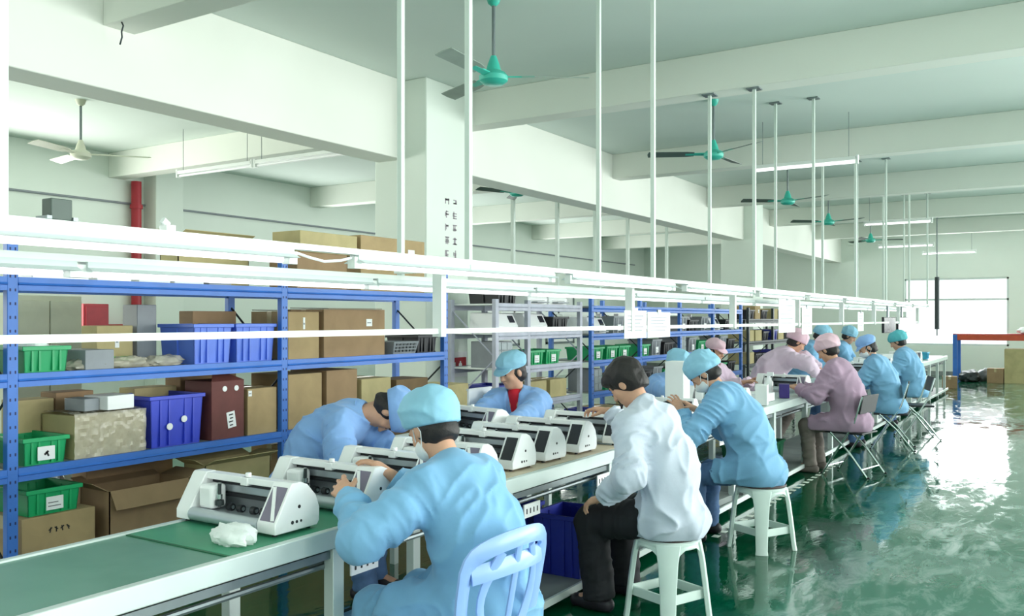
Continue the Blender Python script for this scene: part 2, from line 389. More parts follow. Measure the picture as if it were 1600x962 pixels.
# ------------------------------------------------------------------ fans and ceiling lights
def make_fan(name, label, group, loc, rz, hubm, bladem, drop=0.62, span=0.74, nb=3):
    t = thing('ceiling_fan', label, 'fan', loc, rz, group)
    MB().lathe([(0.0, 0), (0.06, 0), (0.045, -0.05), (0.02, -0.07), (0.0, -0.07)], (0, 0, 0), 16).build('canopy', hubm, t)
    MB().tube((0, 0, -0.05), (0, 0, -drop + 0.12), 0.014, 10).build('rod', M_STEEL, t)
    MB().lathe([(0.0, 0.16), (0.022, 0.16), (0.045, 0.1), (0.06, 0.045), (0.09, 0.03), (0.115, 0.0), (0.11, -0.035), (0.075, -0.06), (0.0, -0.065)], (0, 0, -drop), 24).build('motor_housing', hubm, t)
    for k in range(nb):
        a = 2 * PI * k / nb; R = Matrix.Rotation(a, 3, 'Z') @ Matrix.Rotation(math.radians(14), 3, 'X')
        b = MB()
        pr = [(0.22, -0.05), (0.3, -0.062), (span, -0.07), (span + 0.012, 0.0), (span, 0.07), (0.3, 0.062), (0.22, 0.05)]
        vs = [R @ Vector((x, y, 0.003)) + Vector((0, 0, -drop)) for x, y in pr] + [R @ Vector((x, y, -0.003)) + Vector((0, 0, -drop)) for x, y in pr]
        n = len(pr)
        b.add(vs, [tuple(range(n)), tuple(range(2 * n - 1, n - 1, -1))] + [(i, i + n, (i + 1) % n + n, (i + 1) % n) for i in range(n)])
        bo = b.build('blade', bladem, t)
        br = MB()
        vs = [R @ Vector(p) + Vector((0, 0, -drop)) for p in [(0.08, -0.03, 0.005), (0.32, -0.022, 0.008), (0.32, 0.022, 0.008), (0.08, 0.03, 0.005), (0.08, -0.03, -0.007), (0.32, -0.022, -0.005), (0.32, 0.022, -0.005), (0.08, 0.03, -0.007)]]
        br.add(vs, [(0, 1, 2, 3), (7, 6, 5, 4), (0, 4, 5, 1), (1, 5, 6, 2), (2, 6, 7, 3), (3, 7, 4, 0)]).build('blade_bracket', hubm, bo)
    return t
FG = 'teal ceiling fans over the line'
make_fan('ceiling_fan', 'teal ceiling fan nearest the white column, largest in view', FG, (-3.85, 5.78, CEIL), math.radians(35), M_TEAL, M_FBLADE)
make_fan('ceiling_fan', 'teal ceiling fan in the second bay, one dark blade tilted up beside a pole', FG, (-3.53, 9.85, CEIL), math.radians(88), M_TEAL, M_FDARK)
make_fan('ceiling_fan', 'teal ceiling fan in the third bay beyond the bright hanging tube', FG, (-3.93, 14.4, CEIL), math.radians(95), M_TEAL, M_FDARK)
make_fan('ceiling_fan', 'small distant teal ceiling fan in the fourth bay', FG, (-4.1, 17.9, CEIL), math.radians(98), M_TEAL, M_FDARK)
make_fan('ceiling_fan', 'tiny far teal ceiling fan near the end wall', FG, (-4.2, 22.6, CEIL), math.radians(20), M_TEAL, M_FDARK)
make_fan('ceiling_fan', 'dark teal ceiling fan seen under the girder right of the column', 'fans in the side hall', (-7.36, 11.7, CEIL), math.radians(10), M_TEAL, M_FDARK, drop=0.55)
make_fan('ceiling_fan', 'cream ceiling fan in the side hall above the dark grey box', 'fans in the side hall', (-9.65, 5.95, CEIL), math.radians(50), M_FCREAM, M_FCREAM)

def ceiling_tube(x0, x1, y, z, label, lit=True, group='hanging tube lights'):
    t = thing('tube_light', label, 'light', ((x0 + x1) / 2, y, z), 0, group)
    h = (x1 - x0) / 2
    MB().bx(-h, h, -0.03, 0.03, 0.0, 0.045).build('housing', M_WPAINT, t, 0.005)
    MB().tube((-h + 0.03, 0, -0.022), (h - 0.03, 0, -0.022), 0.016, 12).build('tube', M_TUBE if lit else M_WPLAST, t)
    for s in (-1, 1):
        MB().bx(s * h - 0.012, s * h + 0.012, -0.03, 0.03, -0.045, 0.06).build('end_holder', M_WPAINT, t)
        MB().tube((s * (h - 0.1), 0, 0.04), (s * (h - 0.1), 0, CEIL - z), 0.004, 6).build('suspension_rod', M_STEEL, t)
ceiling_tube(-3.5, -2.25, 11.3, 3.52, 'bright white hanging tube light beside the second teal fan')
ceiling_tube(-3.65, -2.4, 19.0, 3.52, 'hanging tube light in the fifth bay, mid distance')
ceiling_tube(-4.2, -2.95, 23.6, 3.4, 'hanging tube light just short of the end wall window')
ceiling_tube(-3.6, -2.3, 26.6, 3.4, 'farthest hanging tube light by the end wall')
ceiling_tube(-10.1, -8.66, 7.6, 3.52, 'unlit white batten light in the side hall, end nearer the wall', False, 'side hall battens')
ceiling_tube(-8.6, -7.1, 7.6, 3.52, 'unlit white batten light in the side hall, end nearer the girder', False, 'side hall battens')

# bare wires hanging from the cross beam
wv = MB().path([(-5.82, 3.9, 3.74), (-5.80, 3.9, 3.71), (-5.82, 3.9, 3.67), (-5.815, 3.9, 3.63), (-5.84, 3.9, 3.58)], 0.006, 6)
tag(wv.build('hanging_wire', M_DSTEEL), 'short dark twisted wire end hanging from the near cross beam', 'wire')

# ------------------------------------------------------------------ ceiling poles and the hanging light gantry
YK = [1.33 + 2.26 * k for k in range(9)]
XA, XB, XM = -2.97, -2.54, -2.72
def beam_over(y): return any(abs(y - b) < 0.14 for b in [-0.3, 4.0, 8.22, 12.42, 16.5, 20.6, 24.7])
pole_no = 0
for k, y in enumerate(YK):
    for x, row in ((XA, 'far'), (XB, 'near')):
        yy = y if k != 3 else 8.18
        top = 3.74 if beam_over(yy) else CEIL
        t = thing('ceiling_pole', 'pale square steel pole from ceiling to lights, %s of the row on the %s side' % (ORD[k], 'aisle' if row == 'near' else 'shelf'), 'pole', (x, yy, 0), 0, 'ceiling poles carrying the lights')
        MB().bx(-0.015, 0.015, -0.015, 0.015, 1.815 if row == 'far' else 1.88, top).build('tube', M_POLE, t, 0.003)
        MB().bx(-0.06, 0.06, -0.06, 0.06, top - 0.012, top).build('ceiling_flange', M_STEEL, t)
YEND = 20.3
g = thing('light_gantry', 'long white hanging frame of rails and posts over the work line', 'frame', (0, 0, 0))
for x, z in ((XA, 1.80), (XB, 1.866)):
    MB().bx(x - 0.02, x + 0.02, 0.2, YEND, z, z + 0.024).build('channel_rail', M_WPAINT, g)
MB().bx(XM - 0.013, XM + 0.013, 0.2, YEND, 1.525, 1.551).build('hanger_bar', M_WPAINT, g)
for y in YK:
    MB().bx(XA - 0.03, XB + 0.03, y - 0.02, y + 0.02, 1.835, 1.866).build('cross_bar', M_WPAINT, g)
    MB().bx(XM - 0.028, XM + 0.028, y - 0.02, y + 0.02, 1.51, 1.836).build('drop_post', M_WPAINT, g)
def batten(x, y0, y1, ztop, hgt, wtop, wbot, label, group):
    L = (y1 - y0) / 2
    t = thing('fluorescent_batten', label, 'light', (x, (y0 + y1) / 2, ztop), 0, group)
    MB().prism([(-wtop / 2, 0), (wtop / 2, 0), (wtop / 2, -0.02), (wbot / 2, -hgt), (-wbot / 2, -hgt), (-wtop / 2, -0.02)], 'y', -L, L).build('reflector', M_REFL, t)
    MB().tube((0, -L + 0.04, -hgt - 0.008), (0, L - 0.04, -hgt - 0.008), 0.012, 10).build('tube', M_TUBE, t)
    for s in (-1, 1): MB().bx(-0.02, 0.02, s * L - 0.02, s * L + 0.02, -hgt - 0.022, -0.01).build('lamp_holder', M_WPAINT, t)
    return t
y = -0.9 + 1.85; n = 0
yb = [(0.35, 2.41), (2.77, 4.4), (4.62, 6.2), (6.46, 8.05), (8.3, 9.9), (10.15, 11.75), (12.0, 13.6), (13.85, 15.45), (15.7, 17.3), (17.55, 19.15)]
for n, (a, b) in enumerate(yb):
    batten(XB, a, b, 1.867, 0.036, 0.05, 0.12, 'white trapezoid batten light on the aisle side rail, %s along the line' % ORD[n], 'battens on the aisle side rail')
n = 0; yy = 0.3
while yy < 19.2:
    batten(XA, yy, yy + 1.5, 1.801, 0.034, 0.06, 0.12, 'lit white batten light on the shelf side rail, %s along the line' % ORD[n], 'battens on the shelf side rail')
    yy += 1.54; n += 1
tr = thing('transformer_box', 'small dark grey box on top of the light rail before the side hall fan', 'box', (XB, 1.49, 1.89))
MB().bx(-0.025, 0.025, -0.03, 0.035, 0, 0.062).build('case', mat('box_grey', lin(84, 96, 90), 0.6), tr, 0.003)
MB().bx(-0.03, 0.03, -0.045, -0.03, 0, 0.01).bx(-0.03, 0.03, 0.035, 0.05, 0, 0.01).build('mounting_tab', M_STEEL, tr)
sw = thing('rail_clip', 'small white lamp clip standing on the light rail', 'clip', (XB, 1.87, 1.89))
MB().bx(-0.02, 0.02, -0.018, 0.018, 0, 0.02).build('clip_base', M_WPLAST, sw, 0.003)
MB().tube((0, 0, 0.02), (0, -0.02, 0.035), 0.012, 12).build('clip_head', M_WPLAST, sw)
tag(MB().path([(XB, 2.44, 1.855), (XB + .01, 2.5, 1.84), (XB + .015, 2.58, 1.828), (XB + .01, 2.68, 1.838), (XB, 2.76, 1.855)], 0.006, 6).build('lamp_cable', M_WPLAST), 'slack white cable looping between two aisle side lights', 'cable')
# papers hung on the bar
def paper(y0, y1, z0, z1, label, m=M_PAPER):
    t = thing('hanging_sheet', label, 'sheet', (XM + 0.018, (y0 + y1) / 2, z1), 0, 'instruction sheets hung on the bar')
    h = (y1 - y0) / 2; L = z1 - z0
    MB().bx(-0.002, 0.002, -h, h, -L, 0).build('sheet', m, t)
    MB().bx(-0.006, 0.006, -0.03, 0.03, -0.02, 0.02).build('clip', M_STEEL, t)
    b = MB(); 
    for i in range(5): b.bx(0.002, 0.003, -h * 0.75, h * (0.7 - 0.15 * (i % 3)), -L * (0.2 + 0.13 * i) - 0.004, -L * (0.2 + 0.13 * i) + 0.004)
    b.build('print', M_GREYP, t)
paper(5.72, 6.1, 1.46, 1.66, 'white instruction sheet hung on the bar, nearest the bare headed worker')
paper(6.12, 6.55, 1.46, 1.65, 'cream instruction sheet hung on the bar beside the nearest white sheet', M_WPLAST)
paper(9.55, 10.2, 1.45, 1.82, 'large white board hung from the gantry past the blue rack')
paper(10.5, 10.95, 1.42, 1.74, 'tall white sheet hung beyond the large white board')
paper(13.6, 14.0, 1.42, 1.7, 'small white sheet hung far along the bar')

# ------------------------------------------------------------------ the conveyor line
CX0, CX1, CZ = -3.07, -2.415, 0.79
cv = thing('conveyor_line', 'long assembly conveyor with pale rails and a green belt', 'conveyor', (0, 0, 0))
CY0, CY1 = 0.15, 21.6
MB().bx(CX1 - 0.035, CX1, CY0, CY1, 0.715, CZ).build('front_rail', M_ALU, cv, 0.004)
MB().bx(CX0, CX0 + 0.03, CY0, CY1, 0.715, CZ).build('back_rail', M_ALU, cv, 0.004)
MB().bx(CX0 + 0.03, CX1 - 0.035, CY0, 5.2, 0.765, CZ - 0.008).build('belt', M_BELT, cv)
MB().bx(CX0 + 0.03, CX1 - 0.035, 5.2, CY1, 0.765, CZ - 0.006).build('worktop', M_ALU, cv)
MB().bx(CX1 - 0.05, CX1 - 0.02, CY0, CY1, 0.675, 0.705).build('lower_rail', M_STEEL, cv)
MB().tube((CX1 - 0.06, CY0, 0.64), (CX1 - 0.06, CY1, 0.64), 0.012, 8).build('return_tube', M_STEEL, cv)
MB().bx(CX0 + 0.05, CX1 - 0.08, CY0, CY1, 0.66, 0.70).build('return_belt', M_DSTEEL, cv)
LEGY = [0.4, 1.45, 2.55, 3.78] + [3.78 + 1.165 * i for i in range(1, 16)]
for i, y in enumerate(LEGY):
    for x in (CX1 - 0.03, CX0 + 0.03):
        MB().bx(x - 0.025, x + 0.025, y - 0.03, y + 0.03, 0.0, 0.715).build('leg', M_ALU, cv, 0.003)
    MB().bx(CX0 + 0.03, CX1 - 0.03, y - 0.015, y + 0.015, 0.62, 0.65).build('cross_member', M_STEEL, cv)
MB().bx(CX0 - 0.02, CX1 - 0.005, CY0, CY1, 0.065, 0.083).build('lower_shelf', M_GREYDECK, cv)
MB().bx(CX1 - 0.005, CX1 + 0.012, CY0, CY1, 0.05, 0.09).build('shelf_edge', M_ALU, cv)
for k, (yy, zz) in enumerate([(2.62, 0.62), (3.92, 0.60), (4.75, 0.63), (6.9, 0.62)]):
    pl = MB().bx(CX1 - 0.012, CX1 - 0.004, yy, yy + 0.16, zz - 0.035, zz + 0.035).build('socket_plate', M_WPLAST, cv)
    b = MB()
    for i in range(4): b.bx(CX1 - 0.004, CX1 - 0.002, yy + 0.02 + i * 0.035, yy + 0.028 + i * 0.035, zz - 0.015, zz + 0.012)
    b.build('socket_holes', M_INK, pl)
MB().bx(CX1 - 0.02, CX1 - 0.004, 3.66, 3.74, 0.56, 0.68).build('switch_box', M_DSTEEL, cv, 0.004)
MB().tube((CX1 - 0.1, 0.8, 0.4), (CX1 - 0.1, 3.0, 0.4), 0.02, 8).build('footrest_tube', M_CHROME, cv)

mt = thing('green_mat', 'bright green rubber mat across the belt under the two nearest machines', 'mat', (-2.745, 2.9, CZ - 0.008))
MB().bx(-0.285, 0.285, -0.84, 0.82, 0, 0.005).build('mat_sheet', M_MAT, mt, 0.002)
MB().bx(-0.285, 0.285, -0.852, -0.84, 0, 0.004).build('mat_edge', mat('mat_edge', lin(16, 96, 62), 0.5), mt)
bd = thing('wooden_board', 'pale wooden board with rounded corner under the screened machines', 'board', (-2.745, 4.45, CZ - 0.008))
MB().bx(-0.285, 0.285, -0.72, 0.72, 0, 0.007).build('board_sheet', M_BOARD, bd, 0.003)

# white dotted line on the floor
md = MB()
for i in range(26): md.bx(-2.275, -2.225, 6.3 + i * 0.16, 6.37 + i * 0.16, 0.0, 0.002)
o = md.build('floor_marking', mat('marking_white', lin(226, 232, 222), 0.5)); o['kind'] = 'structure'; o['label'] = 'white dotted line on the green floor beside the conveyor'
# ------------------------------------------------------------------ cutting machines
def make_machine(label, loc, rz, screen, group='white cutting machines on the line'):
    """x: along the bed, right end at x=0.285 carries the slanted screen housing; front faces -y"""
    t = thing('cutting_machine', label, 'machine', loc, rz, group)
    prof = [(0.0, 0.012), (0.0, 0.05), (0.08, 0.185), (0.088, 0.192), (0.13, 0.192), (0.165, 0.178), (0.21, 0.13), (0.228, 0.08), (0.228, 0.03), (0.215, 0.012)]
    ir = 0.185
    # right housing: solid, slanted front carries the screen or a flush panel
    if screen:
        MB().prism(prof, 'x', ir, 0.285).build('screen_housing', M_WPLAST, t, 0.004)
        s = MB()
        d = Vector((0, 0.08, 0.135)).normalized(); nrm = Vector((0, -0.135, 0.08)).normalized()
        p0 = Vector((0, 0.0, 0.05)) + d * 0.012; p1 = Vector((0, 0.0, 0.05)) + d * 0.142
        vs = [Vector((x, 0, 0)) + p + nrm * k for k in (0.0, 0.002) for p, x in ((p0, ir + 0.014), (p0, 0.271), (p1, 0.271), (p1, ir + 0.014))]
        s.add(vs, [(3, 2, 1, 0), (4, 5, 6, 7), (0, 1, 5, 4), (1, 2, 6, 5), (2, 3, 7, 6), (3, 0, 4, 7)]).build('screen', M_SCREEN, t)
    else:
        MB().prism(prof, 'x', ir, 0.285).build('screen_housing', M_WPLAST, t, 0.004)
        d = Vector((0, 0.08, 0.135)).normalized(); nv = Vector((0, -0.135, 0.08)).normalized(); o0 = Vector((0, 0.0, 0.05))
        def slab(pts, k0, k1):
            vs = [Vector((x, 0, 0)) + o0 + d * u + nv * k for k in (k0, k1) for x, u in pts]
            return MB().add(vs, [(3, 2, 1, 0), (4, 5, 6, 7), (0, 1, 5, 4), (1, 2, 6, 5), (2, 3, 7, 6), (3, 0, 4, 7)])
        slab([(ir + 0.012, 0.01), (0.273, 0.01), (0.273, 0.146), (ir + 0.012, 0.146)], -0.001, 0.0008).build('recess_shade', M_RECESS_SHADE, t)  # flush panel, its darker colour stands in for the shaded opening
        slab([(ir + 0.014, 0.142), (ir + 0.03, 0.144), (0.271, 0.014), (0.255, 0.012)], 0.0, 0.004).build('brace_strip', M_WPLAST, t)
    p = MB()
    for i in range(3): p.tube((0.285, 0.085 + i * 0.022, 0.045), (0.2865, 0.085 + i * 0.022, 0.045), 0.007 - i * 0.001, 10)
    p.tube((0.285, 0.12, 0.10), (0.2865, 0.12, 0.10), 0.007, 10).build('side_ports', M_INK, t)
    # left housing
    MB().prism(prof, 'x', -0.285, -0.205).build('end_housing', M_WPLAST, t, 0.004)
    # bridge, rails, bed, front roller
    br = MB().prism([(0.085, 0.165), (0.088, 0.19), (0.135, 0.19), (0.165, 0.178), (0.165, 0.16)], 'x', -0.205, ir).build('top_bridge', M_WPLAST, t, 0.003)
    MB().tube((0.02, 0.105, 0.188), (0.02, 0.105, 0.206), 0.012, 12).bx(0.0, 0.04, 0.08, 0.11, 0.158, 0.19).build('bridge_catch', M_WPLAST, br, 0.003)
    MB().bx(-0.205, ir, 0.12, 0.15, 0.118, 0.145).build('carriage_rail', M_SILVER, t)
    MB().bx(-0.205, ir, 0.112, 0.122, 0.10, 0.114).bx(-0.205, ir, 0.115, 0.125, 0.148, 0.16).build('drive_belt', M_BLACKP, t)
    MB().bx(-0.205, ir, 0.15, 0.162, 0.05, 0.165).build('rear_panel', M_GREYP, t)
    MB().bx(-0.205, ir, 0.02, 0.2, 0.022, 0.052).build('bed', M_SILVER, t)
    MB().path([(-0.205, 0.018, 0.036), (ir, 0.018, 0.036)], 0.026, 14).build('front_roller', M_SILVER, t)
    for i, x in enumerate((-0.06, 0.0, 0.075, 0.13)):
        r = MB().tube((x - 0.012, 0.085, 0.066), (x + 0.012, 0.085, 0.066), 0.015, 14).build('pinch_roller', M_BLACKP, t)
        MB().tube((x - 0.015, 0.085, 0.066), (x + 0.015, 0.085, 0.066), 0.008, 10).build('roller_hub', M_CHROME, r)
    MB().bx(-0.185, -0.105, 0.028, 0.105, 0.058, 0.152).build('carriage', M_WPLAST, t, 0.014, seg=3)
    MB().tube((-0.09, 0.055, 0.068), (-0.09, 0.055, 0.16), 0.007, 10).tube((-0.09, 0.055, 0.075), (-0.09, 0.055, 0.095), 0.017, 14).build('blade_holder', M_DSTEEL, t)
    MB().tube((-0.105, 0.06, 0.1), (-0.095, 0.06, 0.16), 0.008, 8).tube((-0.09, 0.055, 0.1), (-0.09, 0.055, 0.118), 0.011, 12).build('blade_clamp', M_CHROME, t)
    for x in (-0.25, 0.25):
        for yy in (0.03, 0.2): MB().tube((x, yy, 0), (x, yy, 0.014), 0.01, 10).build('foot', M_BLACKP, t)
    return t
TOPZ = CZ
mA = make_machine('open white cutting machine nearest the camera, white cloth in front of it', (-2.785, 2.30, TOPZ - 0.003), 0, False)
mB = make_machine('white cutting machine with screen, first on the wooden board behind the blue worker', (-2.80, 3.97, TOPZ), math.radians(-2), True)
dup(mA, (-2.76, 2.74, TOPZ - 0.003), 0.0, 'open white cutting machine under the hand of the nearest blue worker')
dup(mA, (-2.75, 3.15, TOPZ - 0.003), 0.0, 'open white cutting machine half hidden by the chest of the nearest blue worker')
dup(mA, (-2.76, 3.54, TOPZ - 0.003), 0.0, 'white cutting machine behind the neck of the nearest blue worker')
dup(mB, (-2.80, 4.31, TOPZ), math.radians(-2), 'white cutting machine with screen, second on the wooden board')
dup(mB, (-2.79, 4.68, TOPZ), math.radians(-1), 'white cutting machine with screen, third on the wooden board')
dup(mB, (-2.77, 5.14, TOPZ), math.radians(0), 'white cutting machine with screen beside the white coated worker')
dup(mB, (-2.78, 6.45, TOPZ), math.radians(4), 'white cutting machine with dark screen held by the second stool worker in blue')
dup(mA, (-2.78, 7.75, TOPZ), math.radians(2), 'open white cutting machine past the second stool worker')
dup(mA, (-2.8, 9.9, TOPZ), math.radians(-6), 'white cutting machine before the pink worker stretching across the line')
for i, yy in enumerate((13.4, 15.0, 16.6, 18.2)):
    dup(mA, (-2.78, yy, TOPZ), 0, 'distant white machine on the far stretch of the line, %s towards the window' % ORD[i])
# side table with the tilted machine
st = thing('side_table', 'small white table tucked against the shelf side of the conveyor by the red shirted worker', 'table', (-3.46, 4.95, 0.04))
MB().bx(-0.36, 0.36, -0.5, 0.5, 0.76, 0.79).build('tabletop', M_WPAINT, st, 0.004)
for sx in (-1, 1):
    for sy in (-1, 1): MB().bx(sx * 0.32 - 0.02, sx * 0.32 + 0.02, sy * 0.45 - 0.02, sy * 0.45 + 0.02, -0.04, 0.76).build('leg', M_ALU, st)
dup(mA, (-3.42, 4.72, TOPZ + 0.04), math.radians(-14), 'white cutting machine on the side table before the red shirted worker')

fb = thing('foam_board', 'white foam board standing on end beside the red shirted worker', 'board', (-3.86, 5.60, 0))
MB().cb((0, 0, 0.54), (0.02, 0.3, 1.06), Matrix.Rotation(0.0, 3, 'Y')).build('sheet', M_WPLAST, fb, 0.004)
MB().bx(-0.012, 0.012, -0.155, 0.155, 0.0, 0.02).bx(-0.012, 0.012, -0.155, 0.155, 1.06, 1.075).build('edge_tape', M_PAPER, fb)

# crumpled cloth on the belt
def crumple(name, label, cat, loc, r, seed, m, amp=0.35, group=None, n=30):
    rr = random.Random(seed); b = MB(); b.ell((0, 0, 0), r, n)
    ph = [(rr.uniform(5, 16), rr.uniform(0, 6), Vector((rr.gauss(0, 1), rr.gauss(0, 1), rr.gauss(0, 1))).normalized()) for _ in range(12)]
    vs = []
    for p in b.v:
        q = Vector((p[0] / r[0], p[1] / r[1], p[2] / r[2])); k = 1.0
        for f, o, d in ph: k += amp / 9 * (1 - 2 * abs(math.sin(f * 0.5 * q.dot(d) + o)))
        vs.append((p[0] * k, p[1] * k, max(p[2] * k, -r[2] * 0.55)))
    b.v = vs
    o = b.build(name, m, None, loc=(loc[0], loc[1], loc[2] + r[2] * 0.55), angle=60)
    tag(o, label, cat, group); return o
crumple('crumpled_cloth', 'crumpled white cloth lying on the green mat before the nearest machine', 'cloth', (-2.585, 2.18, CZ - 0.003), (0.105, 0.075, 0.05), 3, M_CLOTH)

# ------------------------------------------------------------------ stools and chairs
def make_stool(label, loc, rz):
    t = thing('plastic_stool', label, 'stool', loc, rz, 'pale plastic stools with dark pads')
    MB().lathe([(0.0, 0.405), (0.155, 0.405), (0.168, 0.395), (0.172, 0.41), (0.172, 0.428), (0.16, 0.438), (0.0, 0.438)], (0, 0, 0), 40).build('seat', M_STOOL, t)
    MB().lathe([(0.0, 0.438), (0.165, 0.438), (0.17, 0.446), (0.165, 0.455), (0.0, 0.458)], (0, 0, 0), 40).build('seat_pad', M_CUSH, t)
    # arched skirt between the legs
    sk = MB(); N = 96
    for i in range(N):
        a0, a1 = 2 * PI * i / N, 2 * PI * (i + 1) / N
        def zb(a): return 0.405 - 0.075 * (abs(math.cos(2 * a)) ** 3)
        vs = []
        for a in (a0, a1):
            for r, z in ((0.17, 0.42), (0.176, zb(a)), (0.168, zb(a)), (0.16, 0.42)): vs.append((r * math.cos(a), r * math.sin(a), z))
        sk.add(vs, [(0, 1, 5, 4), (1, 2, 6, 5), (2, 3, 7, 6)])
    sk.build('seat_skirt', M_STOOL, t)
    for k in range(4):
        a = k * PI / 2; ca, sa = math.cos(a), math.sin(a)
        L = MB(); up = [(0.156, 0.425, 0.066), (0.175, 0.33, 0.052), (0.192, 0.2, 0.044), (0.212, 0.03, 0.039), (0.218, 0.0, 0.043)]
        vs = []
        for r, z, w in up:
            for dr, dw in ((0.012, 1), (0.02, 0.45), (0.02, -0.45), (0.012, -1), (-0.012, -1), (-0.012, 1)):
                x, y = r + dr, dw * w
                vs.append((x * ca - y * sa, x * sa + y * ca, z))
        fs = []
        for i in range(len(up) - 1):
            for q in range(6): fs.append((i * 6 + q, i * 6 + (q + 1) % 6, (i + 1) * 6 + (q + 1) % 6, (i + 1) * 6 + q))
        fs += [(5, 4, 3, 2, 1, 0), tuple(range(24, 30))]
        L.add(vs, fs).build('leg', M_STOOL, t, 0.004)
    for k in range(4):
        a = k * PI / 2 + PI / 4; R = Matrix.Rotation(a, 3, 'Z')
        MB().cb(R @ Vector((0.14, 0, 0.14)), (0.014, 0.25, 0.05), R).build('brace', M_STOOL, t, 0.003)
    return t
s1 = make_stool('pale plastic stool under the bare headed worker in white', (-1.86, 4.48, 0), math.radians(-67))
dup(s1, (-1.87, 6.19, 0), math.radians(-73), 'pale plastic stool under the worker in jeans and blue cap')

def make_chair(label, loc, rz):
    """front faces -x, backrest at +x"""
    t = thing('plastic_chair', label, 'chair', loc, rz)
    MB().prism([(-0.21, -0.2), (0.18, -0.19), (0.2, -0.15), (0.2, 0.15), (0.18, 0.19), (-0.21, 0.2), (-0.23, 0.15), (-0.23, -0.15)], 'z', 0.425, 0.445).build('seat', M_CHAIRB, t, 0.006)
    for sx, sy in ((-1, -1), (-1, 1), (1, -1), (1, 1)):
        MB().tube((sx * 0.19, sy * 0.17, 0.43), (sx * 0.235, sy * 0.22, 0.0), 0.024, 10, 0.018).build('leg', M_CHAIRB, t)
    def bp(y, z):   # curved shell of the backrest
        return (0.2 + (z - 0.44) * 0.2 - 0.05 * (y / 0.22) ** 2 + 0.0, y, z)
    fr = []
    for i in range(13): fr.append(bp(-0.19 - 0.03 * math.sin(i / 12 * PI * 0.55), 0.43 + i / 12 * 0.33))
    for i in range(1, 14):
        a = PI - i / 14 * PI; fr.append(bp(math.cos(a) * 0.215, 0.76 + 0.09 * math.sin(a) ** 0.7))
    for i in range(12, -1, -1): fr.append(bp(0.19 + 0.03 * math.sin(i / 12 * PI * 0.55), 0.43 + i / 12 * 0.33))
    b = MB(); b.path(fr, 0.033, 8, ry=0.012, up=(1, 0, 0.2)).build('back_frame', M_CHAIRB, t)
    for s in (-1, 1):
        b = MB(); b.path([bp(s * (0.11 * math.sin(k / 10 * PI) * 0.9 + 0.035 + 0.05 * (k / 10) ** 2), 0.44 + 0.037 * k) for k in range(11)], 0.021, 8, ry=0.008, up=(1, 0, 0.2)).build('back_slat', M_CHAIRB, t)
    MB().path([bp(0.0, 0.44 + 0.038 * k) for k in range(11)], 0.017, 8, ry=0.008, up=(1, 0, 0.2)).build('back_slat', M_CHAIRB, t)
    MB().path([bp(-0.2 + 0.04 * k, 0.745 + 0.012 * math.sin(k / 10 * PI)) for k in range(11)], 0.034, 8, ry=0.009, up=(1, 0, 0.2)).build('top_slat', M_CHAIRB, t)
    return t
make_chair('light blue plastic chair with slotted back behind the nearest blue worker', (-1.905, 2.63, 0), math.radians(-4))

def make_folding(label, loc, rz):
    """sitter faces -x"""
    t = thing('folding_chair', label, 'chair', loc, rz, 'chrome folding chairs with dark pads')
    MB().bx(-0.2, 0.2, -0.19, 0.19, 0.43, 0.455).build('seat', M_BLACKP, t, 0.01)
    for s in (-1, 1):
        fl = MB().path([(-0.22, s * 0.2, 0.0), (-0.05, s * 0.2, 0.27), (0.12, s * 0.2, 0.55), (0.2, s * 0.19, 0.82)], 0.011, 8).build('leg', M_CHROME, t)
        MB().ell((-0.22, s * 0.2, 0.014), (0.016, 0.014, 0.014), 10).build('leg_cap', M_BLACKP, fl)
        rl = MB().path([(0.27, s * 0.215, 0.0), (0.06, s * 0.215, 0.27), (-0.12, s * 0.215, 0.44)], 0.011, 8).build('leg', M_CHROME, t)
        MB().ell((0.27, s * 0.215, 0.014), (0.016, 0.014, 0.014), 10).build('leg_cap', M_BLACKP, rl)
    MB().tube((0.2, -0.215, 0.09), (0.2, 0.215, 0.09), 0.008, 8).tube((-0.165, -0.2, 0.09), (-0.165, 0.2, 0.09), 0.008, 8).build('stretcher', M_CHROME, t)
    MB().prism([(0.155, 0.64), (0.175, 0.64), (0.215, 0.83), (0.195, 0.83)], 'y', -0.19, 0.19).build('backrest', M_BLACKP, t, 0.006)
    return t
f1 = make_folding('chrome folding chair under the worker in mauve', (-1.98, 9.62, 0), math.radians(-12))
dup(f1, (-1.95, 11.75, 0), math.radians(8), 'chrome folding chair under the blue capped worker beyond the mauve one')
dup(f1, (-1.85, 13.0, 0), math.radians(20), 'chrome folding chair standing farthest along the aisle')

